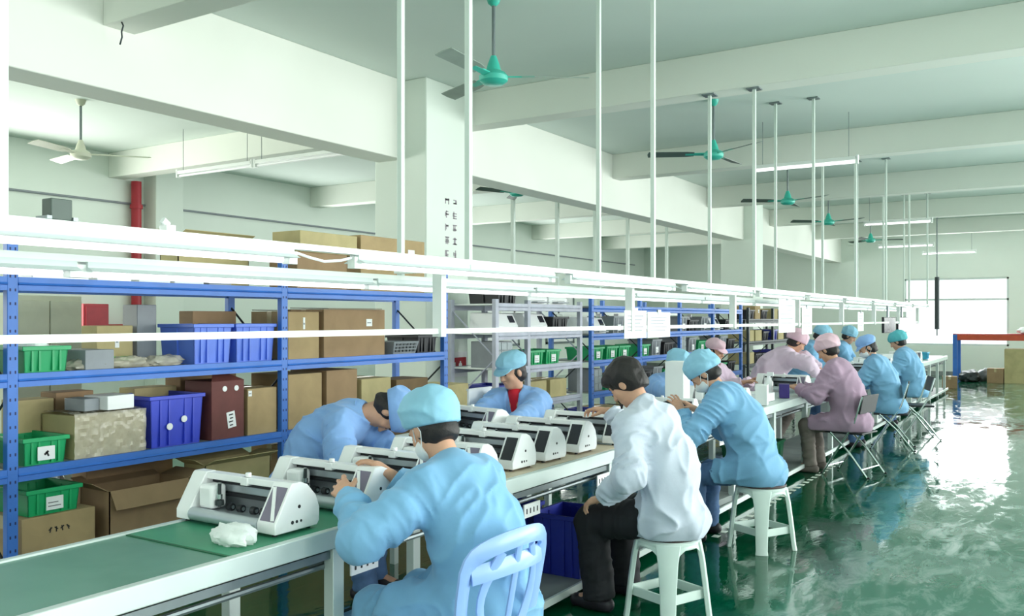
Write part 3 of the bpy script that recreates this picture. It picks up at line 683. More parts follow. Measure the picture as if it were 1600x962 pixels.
# ------------------------------------------------------------------ bins, cartons and other goods
def make_bin(label, loc, rz, L, W, H, m, group=None, card=True, name='plastic_bin', cat='bin', bird=False):
    """long face L along y, card on the +x face"""
    t = thing(name, label, cat, loc, rz, group); w = 0.006; k = 0.92
    hx, hy = W / 2, L / 2
    b = MB()
    b.bx(-hx * k, hx * k, -hy * k, hy * k, 0, 0.008)
    for s in (-1, 1):
        b.add([(s * hx * k, -hy * k, 0), (s * hx * k, hy * k, 0), (s * hx, hy, H), (s * hx, -hy, H), (s * (hx * k - w), -hy * k, 0), (s * (hx * k - w), hy * k, 0), (s * (hx - w), hy, H), (s * (hx - w), -hy, H)],
              [(0, 1, 2, 3), (7, 6, 5, 4), (0, 4, 5, 1), (1, 5, 6, 2), (2, 6, 7, 3), (3, 7, 4, 0)])
        b.add([(-hx * k, s * hy * k, 0), (hx * k, s * hy * k, 0), (hx, s * hy, H), (-hx, s * hy, H), (-hx * k, s * (hy * k - w), 0), (hx * k, s * (hy * k - w), 0), (hx, s * (hy - w), H), (-hx, s * (hy - w), H)],
              [(0, 1, 2, 3), (7, 6, 5, 4), (0, 4, 5, 1), (1, 5, 6, 2), (2, 6, 7, 3), (3, 7, 4, 0)])
    r = MB(); e = 0.012
    r.bx(hx - w, hx + e, -hy - e, hy + e, H - 0.025, H).bx(-hx - e, -hx + w, -hy - e, hy + e, H - 0.025, H).bx(-hx, hx, hy - w, hy + e, H - 0.025, H).bx(-hx, hx, -hy - e, -hy + w, H - 0.025, H)
    r.build('rim', m, t, 0.003)
    q = b
    for fy in (-0.62, -0.3, 0.3, 0.62):
        for s in (-1, 1): q.bx(s * hx * 0.97 - 0.008, s * hx * 0.97 + 0.008, fy * hy - 0.006, fy * hy + 0.006, 0.01, H - 0.02)
    for s in (-1, 1):
        q.bx(-0.006, 0.006, s * hy * 0.97 - 0.008, s * hy * 0.97 + 0.008, 0.01, H - 0.02)
    q.build('body', m, t)
    if card:
        c = MB().bx(hx * 0.985 + 0.006, hx * 0.985 + 0.01, -0.05, 0.05, H * 0.16, H * 0.16 + min(0.08, H * .5)).build('label_card', M_PAPER, t)
        k2 = MB()
        if bird: k2.cb((hx * 0.985 + 0.011, 0.0, H * 0.16 + 0.04), (0.001, 0.03, 0.012), Matrix.Rotation(0.7, 3, 'X')).cb((hx * 0.985 + 0.011, 0.006, H * 0.16 + 0.034), (0.001, 0.01, 0.03), Matrix.Rotation(0.5, 3, 'X'))
        else: k2.bx(hx * 0.985 + 0.01, hx * 0.985 + 0.011, -0.04, 0.035, H * 0.16 + 0.02, H * 0.16 + 0.024).bx(hx * 0.985 + 0.01, hx * 0.985 + 0.011, -0.04, 0.02, H * 0.16 + 0.04, H * 0.16 + 0.044)
        k2.build('print', M_INK, c)
    return t
def make_carton(label, loc, rz, W, L, H, m=M_KRAFT, group=None, sticker=None, open_=0, tape=True, mark=False, name='cardboard_box'):
    """W along x, L along y; +x face towards the aisle; open_: 0 shut, 1 open with flaps"""
    t = thing(name, label, 'box', loc, rz, group); hx, hy = W / 2, L / 2; w = 0.006
    if not open_:
        MB().bx(-hx, hx, -hy, hy, 0, H).build('carton', m, t, 0.004)
        if tape: MB().bx(-0.025, 0.025, -hy - 0.0015, hy + 0.0015, H * 0.75, H + 0.0015).build('tape', M_TAPE, t)
    else:
        MB().bx(-hx, hx, -hy, hy, 0, 0.008).bx(hx - w, hx, -hy, hy, 0, H).bx(-hx, -hx + w, -hy, hy, 0, H).bx(-hx, hx, hy - w, hy, 0, H).bx(-hx, hx, -hy, -hy + w, 0, H).build('carton', m, t)
        fl = W * 0.42
        for s, ang in ((1, 60 if open_ == 1 else -25), (-1, -20)):
            R = Matrix.Rotation(math.radians(ang) * s, 3, 'Y'); c = Vector((s * hx, 0, H)) + R @ Vector((s * fl / 2, 0, 0))
            MB().cb(c, (fl, L * 0.98, 0.004), R).build('flap', m, t)
        for s, ang in ((1, 15), (-1, 30)):
            R = Matrix.Rotation(math.radians(ang) * s, 3, 'X'); c = Vector((0, s * hy, H)) + R @ Vector((0, s * fl / 2, 0))
            MB().cb(c, (W * 0.96, fl, 0.004), R).build('flap', m, t)
        MB().bx(-hx + w, hx - w, -hy + w, hy - w, H * 0.55, H * 0.56).build('contents', M_KINNER, t)
    if sticker:
        yy, zz, sw_, sh = sticker
        s_ = MB().bx(hx + 0.001, hx + 0.003, yy * hy - sw_ / 2, yy * hy + sw_ / 2, zz * H - sh / 2, zz * H + sh / 2).build('sticker', M_PAPER, t)
        MB().bx(hx + 0.003, hx + 0.004, yy * hy - sw_ * 0.35, yy * hy + sw_ * 0.3, zz * H - sh * 0.1, zz * H + sh * 0.05).build('print', M_GREYP, s_)
    if mark:
        k = MB()
        for i in range(4): k.cb((hx + 0.001, -hy * 0.25 + i * 0.035, H * 0.72), (0.002, 0.024, 0.006), Matrix.Rotation(0.6 * (-1) ** i, 3, 'X')).cb((hx + 0.001, -hy * 0.25 + i * 0.035, H * 0.7), (0.002, 0.006, 0.03), Matrix.Rotation(0.2 * (i - 1), 3, 'X'))
        k.build('pen_marks', M_INK, t)
    return t

# ------------------------------------------------------------------ blue boltless racks
def make_rack(name, label, X, depth, ys, levels, H, m, zoff=None, perf=True, brace=True, board=M_CREAMSTEEL, group='storage racks along the line'):
    t = thing(name, label, 'rack', (0, 0, 0), 0, group)
    XR = X - depth
    for y in ys:
        for x in (X, XR):
            p = MB().bx(x - 0.045 if x == X else x, x if x == X else x + 0.045, y - 0.03, y + 0.03, 0, H).build('post', m, t, 0.003)
            if perf and x == X:
                h = MB(); z = 0.1
                while z < H - 0.05:
                    for dy in (-0.014, 0.014): h.bx(x, x + 0.001, y + dy - 0.004, y + dy + 0.004, z, z + 0.016)
                    z += 0.075
                h.build('perforations', M_DBLUE, p)
        if brace:
            b = MB(); z = 0.2; s = 1
            while z + 0.55 < H:
                b.tube((X - 0.02 if s > 0 else XR + 0.02, y, z), (XR + 0.02 if s > 0 else X - 0.02, y, z + 0.5), 0.008, 6); z += 0.5; s = -s
            b.tube((X - .02, y, 0.15), (XR + .02, y, 0.15), 0.008, 6).build('side_brace', M_DSTEEL if m is M_BLUE else m, t)
    for a, b in zip(ys[:-1], ys[1:]):
        for z in levels:
            pr = [(0.0, -0.075), (0.0, -0.045), (0.01, -0.04), (0.0, -0.03), (0.0, 0.0), (-0.03, 0.0), (-0.03, -0.075)]
            MB().prism([(X + q[0], z + q[1]) for q in pr], 'y', a + 0.03, b - 0.03).build('shelf_beam', m, t)
            MB().bx(XR, XR + 0.03, a + 0.03, b - 0.03, z - 0.07, z).build('shelf_beam', m, t)
            MB().bx(XR + 0.03, X - 0.03, a + 0.03, b - 0.03, z - 0.02, z - 0.004).build('shelf_board', board, t)
    return t
RX = -4.9
make_rack('blue_rack', 'long blue steel storage rack of cartons and bins left of the conveyor', RX, 0.62, [-1.31, 0.66, 2.63, 4.60, 6.57], [0.2, 0.78, 1.30, 1.83], 2.05, M_BLUE)
# ------------------------------------------------------------------ goods on the long blue rack
FX = RX - 0.035
G1 = 'bins and boxes on the long blue rack'
def on(level): return {0: 0.2, 1: 0.78, 2: 1.30, 3: 1.83}[level] - 0.004
def bin_at(label, y0, y1, lv, H, m, W=0.36, z=None, card=True, rz=0.0, bird=False, dx=0.0):
    return make_bin(label, (FX - W / 2 - 0.012 - dx, (y0 + y1) / 2, on(lv) if z is None else z), rz, (y1 - y0) - 0.03, W, H, m, G1, card, bird=bird)
def box_at(label, y0, y1, lv, H, m=M_KRAFT, W=0.34, z=None, back=False, rz=0.0, **k):
    x = (RX - 0.40 - W / 2) if back else (FX - W / 2)
    return make_carton(label, (x, (y0 + y1) / 2, on(lv) if z is None else z), rz, W, (y1 - y0) - 0.012, H, m, G1, **k)
# lower middle shelf
bin_at('green bin with a bird card on the third shelf down, beside the near post', 2.70, 2.98, 1, 0.155, M_GBIN, bird=True)
bin_at('green bin cut by the picture edge on the third shelf down', 2.30, 2.58, 1, 0.155, M_GBIN)
w = box_at('carton wrapped in crinkled clear film between green bin and blue bin', 3.0, 3.47, 1, 0.255, M_KRAFT2, tape=False)
cw = MB(); rr = random.Random(8)
N1, N2 = 26, 12
prof = []
for j in range(N2 + 1):
    for i in range(N1 + 1):
        cw.v.append((0.172 + 0.012 * rr.random(), -0.235 + 0.47 * i / N1, 0.005 + 0.262 * j / N2))
for j in range(N1 + 1 - 1 - N1 + N2):
    for i in range(N1): cw.f.append((j * (N1 + 1) + i, j * (N1 + 1) + i + 1, (j + 1) * (N1 + 1) + i + 1, (j + 1) * (N1 + 1) + i))
k0 = len(cw.v)
for j in range(9):
    for i in range(N1 + 1): cw.v.append((0.178 - 0.34 * j / 8, -0.235 + 0.47 * i / N1, 0.262 + 0.014 * rr.random()))
for j in range(8):
    for i in range(N1): cw.f.append((k0 + j * (N1 + 1) + i, k0 + j * (N1 + 1) + i + 1, k0 + (j + 1) * (N1 + 1) + i + 1, k0 + (j + 1) * (N1 + 1) + i))
cw.build('plastic_wrap', M_CLEAR, w, angle=20)
make_carton('small white box lying on top of the film wrapped carton', (-5.02, 3.28, on(1) + 0.275), 0.15, 0.2, 0.2, 0.085, M_PAPER, G1, tape=False)
make_carton('small grey box lying beside the small white one on the wrapped carton', (-5.05, 3.12, on(1) + 0.275), 0.1, 0.18, 0.1, 0.075, M_GREYP, G1, tape=False)
b = bin_at('deep blue crate with two white dots between wrapped carton and maroon box', 3.5, 3.93, 1, 0.33, M_BBIN, W=0.38, card=False)
for yy, zz in ((-0.06, 0.13), (0.05, 0.17)):
    MB().tube((0.19, yy, zz), (0.196, yy, zz), 0.022, 16).build('round_sticker', M_PAPER, b)
mb_ = box_at('tall maroon carton with flaps up and two round stickers', 3.97, 4.26, 1, 0.40, M_MAROON, W=0.28, open_=0, tape=False)
for s in (-1, 1):
    MB().tube((0.141, s * 0.05 + 0.02, 0.345), (0.1435, s * 0.05 + 0.02, 0.345), 0.019, 16).build('round_sticker', M_PAPER, mb_)
lb = MB().cb((0.143, 0.025, 0.13), (0.003, 0.07, 0.11), Matrix.Rotation(0.15, 3, 'X')).build('label', M_PAPER, mb_)
b = MB()
for i in range(4): b.cb((0.146, 0.02 + 0.004 * (i % 2), 0.165 - 0.024 * i), (0.002, 0.035 - 0.008 * (i % 2), 0.008), Matrix.Rotation(0.15, 3, 'X'))
b.build('print', M_INK, lb)
MB().add([(0.14, -0.139, 0.40), (0.14, 0.139, 0.40), (0.02, 0.03, 0.465), (0.02, -0.03, 0.465), (0.137, -0.139, 0.397), (0.137, 0.139, 0.397), (0.017, 0.03, 0.462), (0.017, -0.03, 0.462)], [(0, 1, 2, 3), (7, 6, 5, 4), (0, 4, 5, 1), (1, 5, 6, 2), (2, 6, 7, 3), (3, 7, 4, 0)]).build('flap', M_MAROON, mb_)
box_at('tan carton between maroon carton and the middle blue post', 4.28, 4.56, 1, 0.33, M_KRAFT, W=0.34, sticker=(-0.85, 0.9, 0.03, 0.04))
for (y0, y1, h, m, l) in [(2.86, 3.1, .34, M_KRAFT2, 'pale carton behind the bird card bin'), (3.1, 3.36, .37, M_KRAFT3, 'brown carton behind the wrapped carton'),
                          (3.4, 3.62, .33, M_KRAFT2, 'olive carton behind the small white box'), (3.64, 3.98, .36, M_KRAFT2, 'olive carton behind the deep blue crate'), (4.0, 4.5, .44, M_KRAFT3, 'dark carton behind the maroon one')]:
    box_at(l, y0, y1, 1, h, m, W=0.17, back=True, tape=False)
# upper middle shelf
gb = bin_at('green bin holding a white bag on the second shelf, beside the near blue post', 2.70, 2.99, 2, 0.15, M_GBIN, card=False)
crumple('white_bag', 'white plastic bag bulging out of the green bin on the second shelf', 'bag', (-5.1, 2.84, on(2) + 0.03), (0.13, 0.1, 0.12), 5, M_CLOTH, 0.3, G1)
bin_at('green bin cut by the picture edge on the second shelf', 2.30, 2.58, 2, 0.15, M_GBIN)
make_carton('grey box behind the heap of clear bags', (-5.1, 3.16, on(2)), 0.1, 0.3, 0.2, 0.12, M_GREYP, G1, tape=False)
for i, (yy, l) in enumerate([(3.12, 'crinkled clear bag on the shelf edge, nearest the green bin'), (3.4, 'crinkled clear bag in the middle of the second shelf'), (3.66, 'crinkled clear bag before the blue crates')]):
    crumple('clear_bag', l, 'bag', (-5.02, yy, on(2)), (0.08, 0.16, 0.05), 20 + i, M_CLEAR, 0.4, G1)
c = box_at('carton with a green tape band standing on the second shelf', 3.37, 3.64, 2, 0.26, M_KRAFT2, W=0.17, back=True, tape=False, sticker=(0.1, 0.6, 0.03, 0.08))
MB().bx(0.086, 0.088, -0.129, 0.129, 0.03, 0.06).build('green_tape', mat('green_tape', lin(96, 170, 64), 0.4), c)
box_at('tall grey plastic box with dents behind the blue crates', 3.66, 3.82, 2, 0.40, M_GREYP, W=0.16, back=True, tape=False)
bin_at('light blue crate on the second shelf, the one nearer the camera', 3.83, 4.17, 2, 0.27, M_LBBIN, card=False)
bin_at('light blue crate on the second shelf against the middle post', 4.18, 4.56, 2, 0.27, M_LBBIN, card=False)
box_at('carton peeping over the light blue crates', 4.1, 4.5, 2, 0.36, M_KRAFT3, W=0.15, back=True, tape=False)
box_at('tan carton just past the middle post on the second shelf', 4.66, 4.99, 2, 0.36, M_KRAFT, W=0.4, sticker=(0.0, 0.75, 0.02, 0.09))
box_at('wide tan carton with a white sticker on the second shelf', 5.03, 5.76, 2, 0.38, M_KRAFT3, W=0.44, sticker=(0.45, 0.72, 0.07, 0.06))
for i, (y0, y1, h) in enumerate([(4.66, 5.0, .362), (5.05, 5.7, .382)]):
    tag(MB().cb((-5.12, (y0 + y1) / 2, on(2) + h + 0.006), (0.42, y1 - y0 - 0.02, 0.006), Matrix.Rotation(0.015, 3, 'Y')).build('cardboard_sheet', M_KINNER), 'flattened cardboard sheet on the %s carton of the second shelf' % ('tan' if i == 0 else 'wide tan'), 'cardboard', G1)
kb = thing('grey_tray', 'grey tray of dark parts tilted on the second shelf near the far post', 'tray', (-5.05, 5.98, on(2)), 0, G1)
MB().frus((-0.14, 0.14, -0.15, 0.15), 0.0, (-0.17, 0.17, -0.17, 0.17), 0.11).build('body', M_GREYP, kb, 0.004)
b = MB()
for i in range(6):
    for j in range(3): b.cb((0.165 - 0.004 * (2 - j), -0.12 + i * 0.047, 0.03 + j * 0.028), (0.012, 0.03, 0.016))
b.build('parts', M_DSTEEL, kb)
bin_at('black bin by the far post of the long blue rack', 6.2, 6.5, 2, 0.16, M_BLACKP, card=False)
# lower middle shelf, far bay
box_at('tan carton on the third shelf just past the middle post', 4.66, 5.02, 1, 0.41, M_KRAFT, W=0.4, tape=False)
box_at('tan carton on the third shelf, second past the middle post', 5.06, 5.42, 1, 0.42, M_KRAFT3, W=0.4, tape=False)
box_at('olive carton on the third shelf behind the bent worker', 5.46, 5.84, 1, 0.33, M_KRAFT2, W=0.4)
box_at('dark carton on the third shelf near the far post', 5.9, 6.35, 1, 0.3, M_KINNER, W=0.3, back=False, tape=False)
# top shelf
for i, (y0, y1, h, m) in enumerate([(2.75, 3.1, .05, M_WPLAST), (3.14, 3.38, .045, M_WPLAST), (3.42, 3.66, .06, M_PAPER), (3.68, 3.92, .075, M_PAPER), (3.95, 4.15, .09, M_GREYP)]):
    box_at('%s flat box on the top shelf, %s from the near blue post' % ('grey' if m is M_GREYP else 'white', ORD[i]), y0, y1, 3, h, m, W=0.2, tape=False)
box_at('olive carton with flaps spread open on the top shelf', 3.98, 4.62, 3, 0.36, M_KRAFT2, W=0.2, back=True, open_=2)
box_at('dark carton on the top shelf just past the middle post', 4.75, 5.3, 3, 0.28, M_KRAFT3, W=0.3, tape=False)
box_at('olive carton with a raised lid on the top shelf above the dark one', 4.78, 5.42, 3, 0.16, M_KRAFT2, W=0.3, z=on(3) + 0.282, tape=False)
box_at('tan carton with pen marks and white label at the far end of the top shelf', 5.45, 6.3, 3, 0.46, M_KRAFT, W=0.4, mark=True, sticker=(0.55, 0.72, 0.09, 0.09))
# bottom shelf
box_at('tan carton with pen marks and a blue printed corner on the lowest shelf', 2.69, 3.14, 0, 0.29, M_KRAFT, W=0.4, mark=True)
o = bin_at('green bin standing on the pen marked carton', 2.72, 3.06, 0, 0.15, M_GBIN, z=on(0) + 0.292)
oc = box_at('open tan carton with a flap hanging out on the lowest shelf', 3.22, 3.80, 0, 0.36, M_KRAFT3, W=0.3, open_=1)
box_at('dark closed carton at the back of the lowest shelf', 3.3, 3.95, 0, 0.5, M_KRAFT3, W=0.16, back=True, tape=False)
box_at('open olive carton on the lowest shelf by the machines', 3.92, 4.5, 0, 0.42, M_KRAFT2, W=0.22, open_=2)
box_at('long tan carton lying past the middle post on the lowest shelf', 4.66, 5.5, 0, 0.46, M_KRAFT, W=0.4)
box_at('plain tan carton near the far post on the lowest shelf', 5.6, 6.4, 0, 0.4, M_KRAFT3, W=0.4)
crumple('silver_bag', 'silver foil bag tucked above the open carton', 'bag', (-5.42, 3.17, on(0)), (0.06, 0.09, 0.34), 31, M_SILVER, 0.3, G1)
# behind the rack
cab = thing('cream_cabinet', 'pale cream cabinet standing behind the blue rack', 'cabinet', (-7.0, 4.05, 0))
MB().bx(-0.25, 0.25, -0.42, 0.12, 0.06, 1.78).build('carcass', M_CREAMC, cab, 0.006)
for s in (0, 1): 
    d = MB().bx(0.25, 0.268, -0.41 + 0.265 * s, -0.155 + 0.265 * s, 0.1, 1.74).build('door', M_CREAMC, cab, 0.003)
    MB().bx(0.268, 0.285, -0.185 + 0.06 * s, -0.17 + 0.06 * s, 0.85, 1.0).build('handle', M_STEEL, d)
MB().bx(-0.24, 0.24, -0.4, 0.1, 0, 0.06).build('plinth', M_DSTEEL, cab)
for i, (x, y, h) in enumerate([(-5.32, 7.0, 0.48), (-5.32, 7.0, 0.48)]):
    make_carton('olive carton stacked before the white column, %s' % ('lower one' if i == 0 else 'upper one'), (x, y, i * 0.482), 0.05, 0.42, 0.46, h, M_KRAFT2, 'cartons before the column')

# ------------------------------------------------------------------ racks further along
make_rack('grey_rack', 'pale grey steel rack just past the white column', -4.95, 0.6, [7.5, 8.12, 9.3], [0.3, 0.72, 1.10, 1.46, 1.76], 1.8, mat('lavender_steel', lin(190, 192, 208), 0.5), perf=False, board=M_WPAINT)
make_rack('blue_rack', 'blue steel rack of parts behind the seated workers', -4.9, 0.6, [9.5, 10.9, 12.3, 13.7, 15.1], [0.3, 0.72, 1.10, 1.42, 1.76], 1.85, M_BLUE, board=M_CREAMSTEEL)
make_rack('grey_rack', 'dark grey rack at the far end of the shelving', -4.9, 0.6, [15.5, 17.0, 18.5], [0.3, 0.8, 1.2, 1.6], 1.8, M_DSTEEL, perf=False, board=M_CREAMSTEEL)

def make_printer(label, loc, rz, group):
    t = thing('desktop_device', label, 'device', loc, rz, group)
    MB().prism([(-0.17, 0.0), (0.16, 0.0), (0.17, 0.07), (0.1, 0.2), (-0.16, 0.21)], 'y', -0.21, 0.21).build('body', M_WPLAST, t, 0.008)
    MB().bx(0.13, 0.24, -0.13, 0.13, 0.02, 0.035).build('tray', M_GREYP, t)
    MB().bx(0.155, 0.167, -0.15, 0.15, 0.045, 0.06).build('slot', M_INK, t)
    MB().cb((0.135, 0.12, 0.14), (0.006, 0.1, 0.08), Matrix.Rotation(-0.49, 3, 'Y')).build('panel', M_SCREEN, t)
    return t
def make_bottle(label, loc, group, m):
    t = thing('spray_bottle', label, 'bottle', loc, 0, group)
    MB().lathe([(0, 0), (0.045, 0.0), (0.048, 0.02), (0.048, 0.14), (0.02, 0.19), (0.018, 0.21), (0, 0.21)], n=14).build('bottle', m, t)
    MB().bx(-0.015, 0.05, -0.014, 0.014, 0.21, 0.25).build('nozzle', M_WPLAST, t)
    return t
def make_drawers(label, loc, group):
    t = thing('parts_drawers', label, 'drawers', loc, 0, group)
    MB().bx(-0.15, 0.14, -0.17, 0.17, 0, 0.27).build('casing', M_GREYP, t, 0.004)
    for i in range(3):
        for j in range(3):
            d = MB().bx(0.14, 0.155, -0.16 + j * 0.108, -0.06 + j * 0.108, 0.012 + i * 0.085, 0.088 + i * 0.085).build('drawer', M_STEEL, t)
    return t
GX = 'goods on the racks further along'
HID = (-8.0, 24.5, 0)   # prototypes are moved to their first real place below
proto = {}
widths = {'green bin': 0.34, 'blue bin': 0.36, 'black bin': 0.38, 'white device': 0.44, 'tan carton': 0.34, 'white carton': 0.26, 'grey drawer unit': 0.36, 'green spray bottle': 0.12, 'white spray bottle': 0.12, 'olive carton': 0.4, 'grey bin': 0.34}
def make_kind(kind, label, loc):
    if kind in proto:
        return dup(proto[kind], loc, 0, label, GX)
    if kind == 'green bin': t = make_bin(label, loc, 0, 0.31, 0.36, 0.16, M_GBIN, GX)
    elif kind == 'blue bin': t = make_bin(label, loc, 0, 0.33, 0.38, 0.2, M_DBBIN, GX, card=False)
    elif kind == 'black bin': t = make_bin(label, loc, 0, 0.35, 0.38, 0.17, M_BLACKP, GX, card=False)
    elif kind == 'grey bin': t = make_bin(label, loc, 0, 0.31, 0.36, 0.22, M_GREYP, GX)
    elif kind == 'white device': t = make_printer(label, loc, 0, GX)
    elif kind == 'tan carton': t = make_carton(label, loc, 0, 0.36, 0.32, 0.24, M_KRAFT, GX, sticker=(0.3, 0.6, 0.06, 0.06))
    elif kind == 'olive carton': t = make_carton(label, loc, 0, 0.36, 0.38, 0.2, M_KRAFT2, GX)
    elif kind == 'white carton': t = make_carton(label, loc, 0, 0.3, 0.24, 0.19, M_PAPER, GX, tape=False)
    elif kind == 'grey drawer unit': t = make_drawers(label, loc, GX)
    elif kind == 'green spray bottle': t = make_bottle(label, loc, GX, M_GBOTTLE)
    elif kind == 'white spray bottle': t = make_bottle(label, loc, GX, M_WPLAST)
    proto[kind] = t
    return t
rs = random.Random(21)
LV = ['lowest', 'second lowest', 'middle', 'second highest', 'top']
def fill(rackname, x, bays, levels, kinds, names):
    for bi, (a, b) in enumerate(bays):
        for li, z in enumerate(levels):
            y = a + 0.05; n = 0
            while True:
                pool = kinds[li % len(kinds)]
                k = rs.choice(pool); w = widths[k]
                if y + w > b - 0.03: break
                lab = '%s, %s bay of %s, %s shelf, %s from near post' % (k, ORD[bi], rackname, names[li], ORD[n])
                make_kind(k, lab, (x - 0.24, y + w / 2, z - 0.004))
                y += w + rs.choice([0.015, 0.03, 0.06]); n += 1
K_low = ['tan carton', 'black bin', 'blue bin', 'olive carton']
K_mid = ['green bin', 'black bin', 'white carton', 'grey drawer unit', 'green bin', 'grey bin']
K_hi = ['white device', 'white device', 'black bin', 'white carton']
K_bot = ['green spray bottle', 'white spray bottle', 'green spray bottle', 'white device', 'grey bin', 'black bin']
fill('pale grey rack', -4.95, [(7.53, 8.09), (8.15, 9.27)], [0.3, 0.72, 1.10, 1.46, 1.76], [K_low, K_low, K_mid, K_hi, K_hi], LV)
fill('blue parts rack', -4.9, [(9.53, 10.87), (10.93, 12.27), (12.33, 13.67), (13.73, 15.07)], [0.3, 0.72, 1.10, 1.42], [K_low, K_mid, K_mid, K_bot], LV[:4])
fill('dark far rack', -4.9, [(15.53, 16.97), (17.03, 18.47)], [0.8, 1.2, 1.6], [K_low, K_low, K_low], ['lower', 'middle', 'upper'])

# ------------------------------------------------------------------ under and on the conveyor
GU = 'bins stored under the conveyor'
make_bin('deep blue bin under the conveyor, next to the black trousered worker', (-2.60, 4.75, 0.083), PI / 2 * 0 - PI / 2, 0.32, 0.36, 0.36, M_DBBIN, GU, card=False)
make_bin('deep blue bin under the conveyor on the shelf side of the other', (-2.94, 4.62, 0.083), -PI / 2, 0.22, 0.36, 0.38, M_DBBIN, GU, card=False)
make_bin('light blue bin under the conveyor behind the blue chair', (-2.9, 4.22, 0.083), -PI / 2, 0.22, 0.26, 0.2, M_LBBIN, GU, card=False)
gbt = make_bottle('green bottle under the conveyor beside the chair back', (-2.72, 3.98, 0.083), GU, M_GBOTTLE)
make_bin('dark green crate on the lower shelf past the second stool', (-2.8, 9.0, 0.083), 0, 0.8, 0.4, 0.26, mat('dark_green', lin(14, 96, 62), 0.45), GU, card=False)
for i, (yy, xx, w, l, h) in enumerate([(7.1, -2.62, .35, .5, .05), (7.75, -2.6, .34, .45, .09), (8.35, -2.62, .32, .4, .04)]):
    make_carton('flat grey carton on the lower shelf by the second stool, %s along' % ORD[i], (xx, yy, 0.083), 0.08 * (i - 1), w, l, h, M_GREYDECK, GU, tape=False)
for i in range(5):
    yy = 12.6 + 1.5 * i
    t = thing('control_unit', 'white framed grey unit on the lower shelf far along, %s in the row' % ORD[i], 'unit', (-2.66, yy, 0.083), 0, GU)
    MB().bx(-0.25, 0.2, -0.35, 0.35, 0, 0.42).build('casing', M_WPAINT, t, 0.01)
    MB().bx(0.2, 0.21, -0.28, 0.28, 0.06, 0.36).build('front_panel', M_GREYP, t)
    MB().tube((0.21, -0.15, 0.25), (0.22, -0.15, 0.25), 0.05, 14).build('fan_grille', M_INK, t)
GT = 'boxes on the conveyor'
make_carton('tall white box standing on the line behind the white coated worker', (-2.88, 7.15, TOPZ), 0.1, 0.16, 0.2, 0.45, M_PAPER, GT, tape=False)
make_carton('paler tall white box next to the tall one behind the white coated worker', (-2.96, 7.42, TOPZ), 0.0, 0.12, 0.14, 0.42, M_WPLAST, GT, tape=False)
make_carton('small white box on the line in front of the pink worker', (-2.52, 8.35, TOPZ), 0.2, 0.11, 0.14, 0.19, M_PAPER, GT, tape=False)
make_carton('low white box on the line past the second stool', (-2.7, 8.75, TOPZ), 0.0, 0.3, 0.26, 0.08, M_WPLAST, GT, tape=False)
pk = make_carton('dark purple pack with a pink end on the line', (-2.56, 9.25, TOPZ + 0.0), 0.3, 0.1, 0.15, 0.14, M_PURPLE, GT, tape=False)
MB().bx(-0.05, 0.052, 0.075, 0.1, 0.0, 0.12).build('pink_end', M_PINK, pk)
make_bottle('white spray bottle on the line by the purple pack', (-2.75, 9.35, TOPZ), GT, M_WPLAST)
for i in range(6):
    make_carton('white carton far down the line, %s in the row' % ORD[i], (-2.6 - 0.12 * (i % 2), 11.9 + 0.75 * i + (0.3 if i > 1 else 0), TOPZ), 0.1 * i, 0.2, 0.24, 0.12 + 0.05 * (i % 3), M_PAPER, GT, tape=False)
for i, yy in enumerate((16.2, 17.6)):
    t = thing('hanging_monitor', 'black monitor hung from the gantry far along, %s' % ('nearer one' if i == 0 else 'farther one'), 'monitor', (XM, yy, 1.36), math.radians(72))
    MB().bx(-0.2, 0.2, -0.02, 0.02, 0.0, 0.27).build('casing', M_BLACKP, t, 0.004)
    MB().bx(-0.19, 0.19, -0.024, -0.02, 0.01, 0.26).build('screen', M_SCREEN, t)
    MB().bx(-0.02, 0.02, 0.0, 0.03, 0.27, 0.5).build('bracket', M_STEEL, t)
make_bin('light blue bin at the far end of the line', (-2.7, 19.6, TOPZ), 0, 0.3, 0.3, 0.14, mat('cyan_plastic', lin(60, 170, 206), 0.4), GT, card=False)

# ------------------------------------------------------------------ the far end
pr = thing('pallet_rack', 'low pallet rack with blue uprights and orange beam below the window', 'rack', (-1.2, 25.6, 0))
for x in (-1.45, 1.75):
    for yy in (-0.4, 0.4): MB().bx(x - 0.05, x + 0.05, yy - 0.04, yy + 0.04, 0, 1.2).build('upright', M_BLUE, pr, 0.004)
for yy in (-0.4, 0.4): MB().bx(-1.45, 1.75, yy - 0.025, yy + 0.025, 1.06, 1.2).build('beam', M_ORANGE, pr, 0.004)
MB().bx(-1.5, 1.8, -0.4, 0.4, 1.2, 1.225).build('deck', M_RED, pr)
GE = 'goods by the end wall'
make_carton('large olive carton under the pallet rack at the picture edge', (-1.1, 25.55, 0), 0, 0.9, 0.7, 0.85, M_KRAFT2, GE, tape=True)
make_carton('small tan carton beside the dark sacks under the pallet rack', (-1.75, 25.4, 0), 0, 0.36, 0.4, 0.36, M_KRAFT3, GE)
make_carton('brown carton at the far end of the conveyor', (-2.52, 22.9, 0), 0.1, 0.32, 0.36, 0.27, M_KRAFT3, GE)
crumple('dark_sack', 'dark sack slumped beneath the pallet rack by the blue upright', 'sack', (-2.35, 25.5, 0), (0.28, 0.35, 0.2), 41, M_DSTEEL, 0.3, GE)
crumple('dark_sack', 'grey sack slumped next to the dark one beneath the pallet rack', 'sack', (-2.0, 25.9, 0), (0.24, 0.3, 0.22), 42, M_GREYP, 0.3, GE)
crumple('white_sack', 'white bundle lying on top of the pallet rack', 'sack', (-0.95, 25.6, 1.225), (0.35, 0.3, 0.14), 43, M_CLOTH, 0.3, GE)
hp = thing('hanging_rod', 'dark rod hanging from the ceiling in front of the end window', 'rod', (-2.85, 23.4, 0))
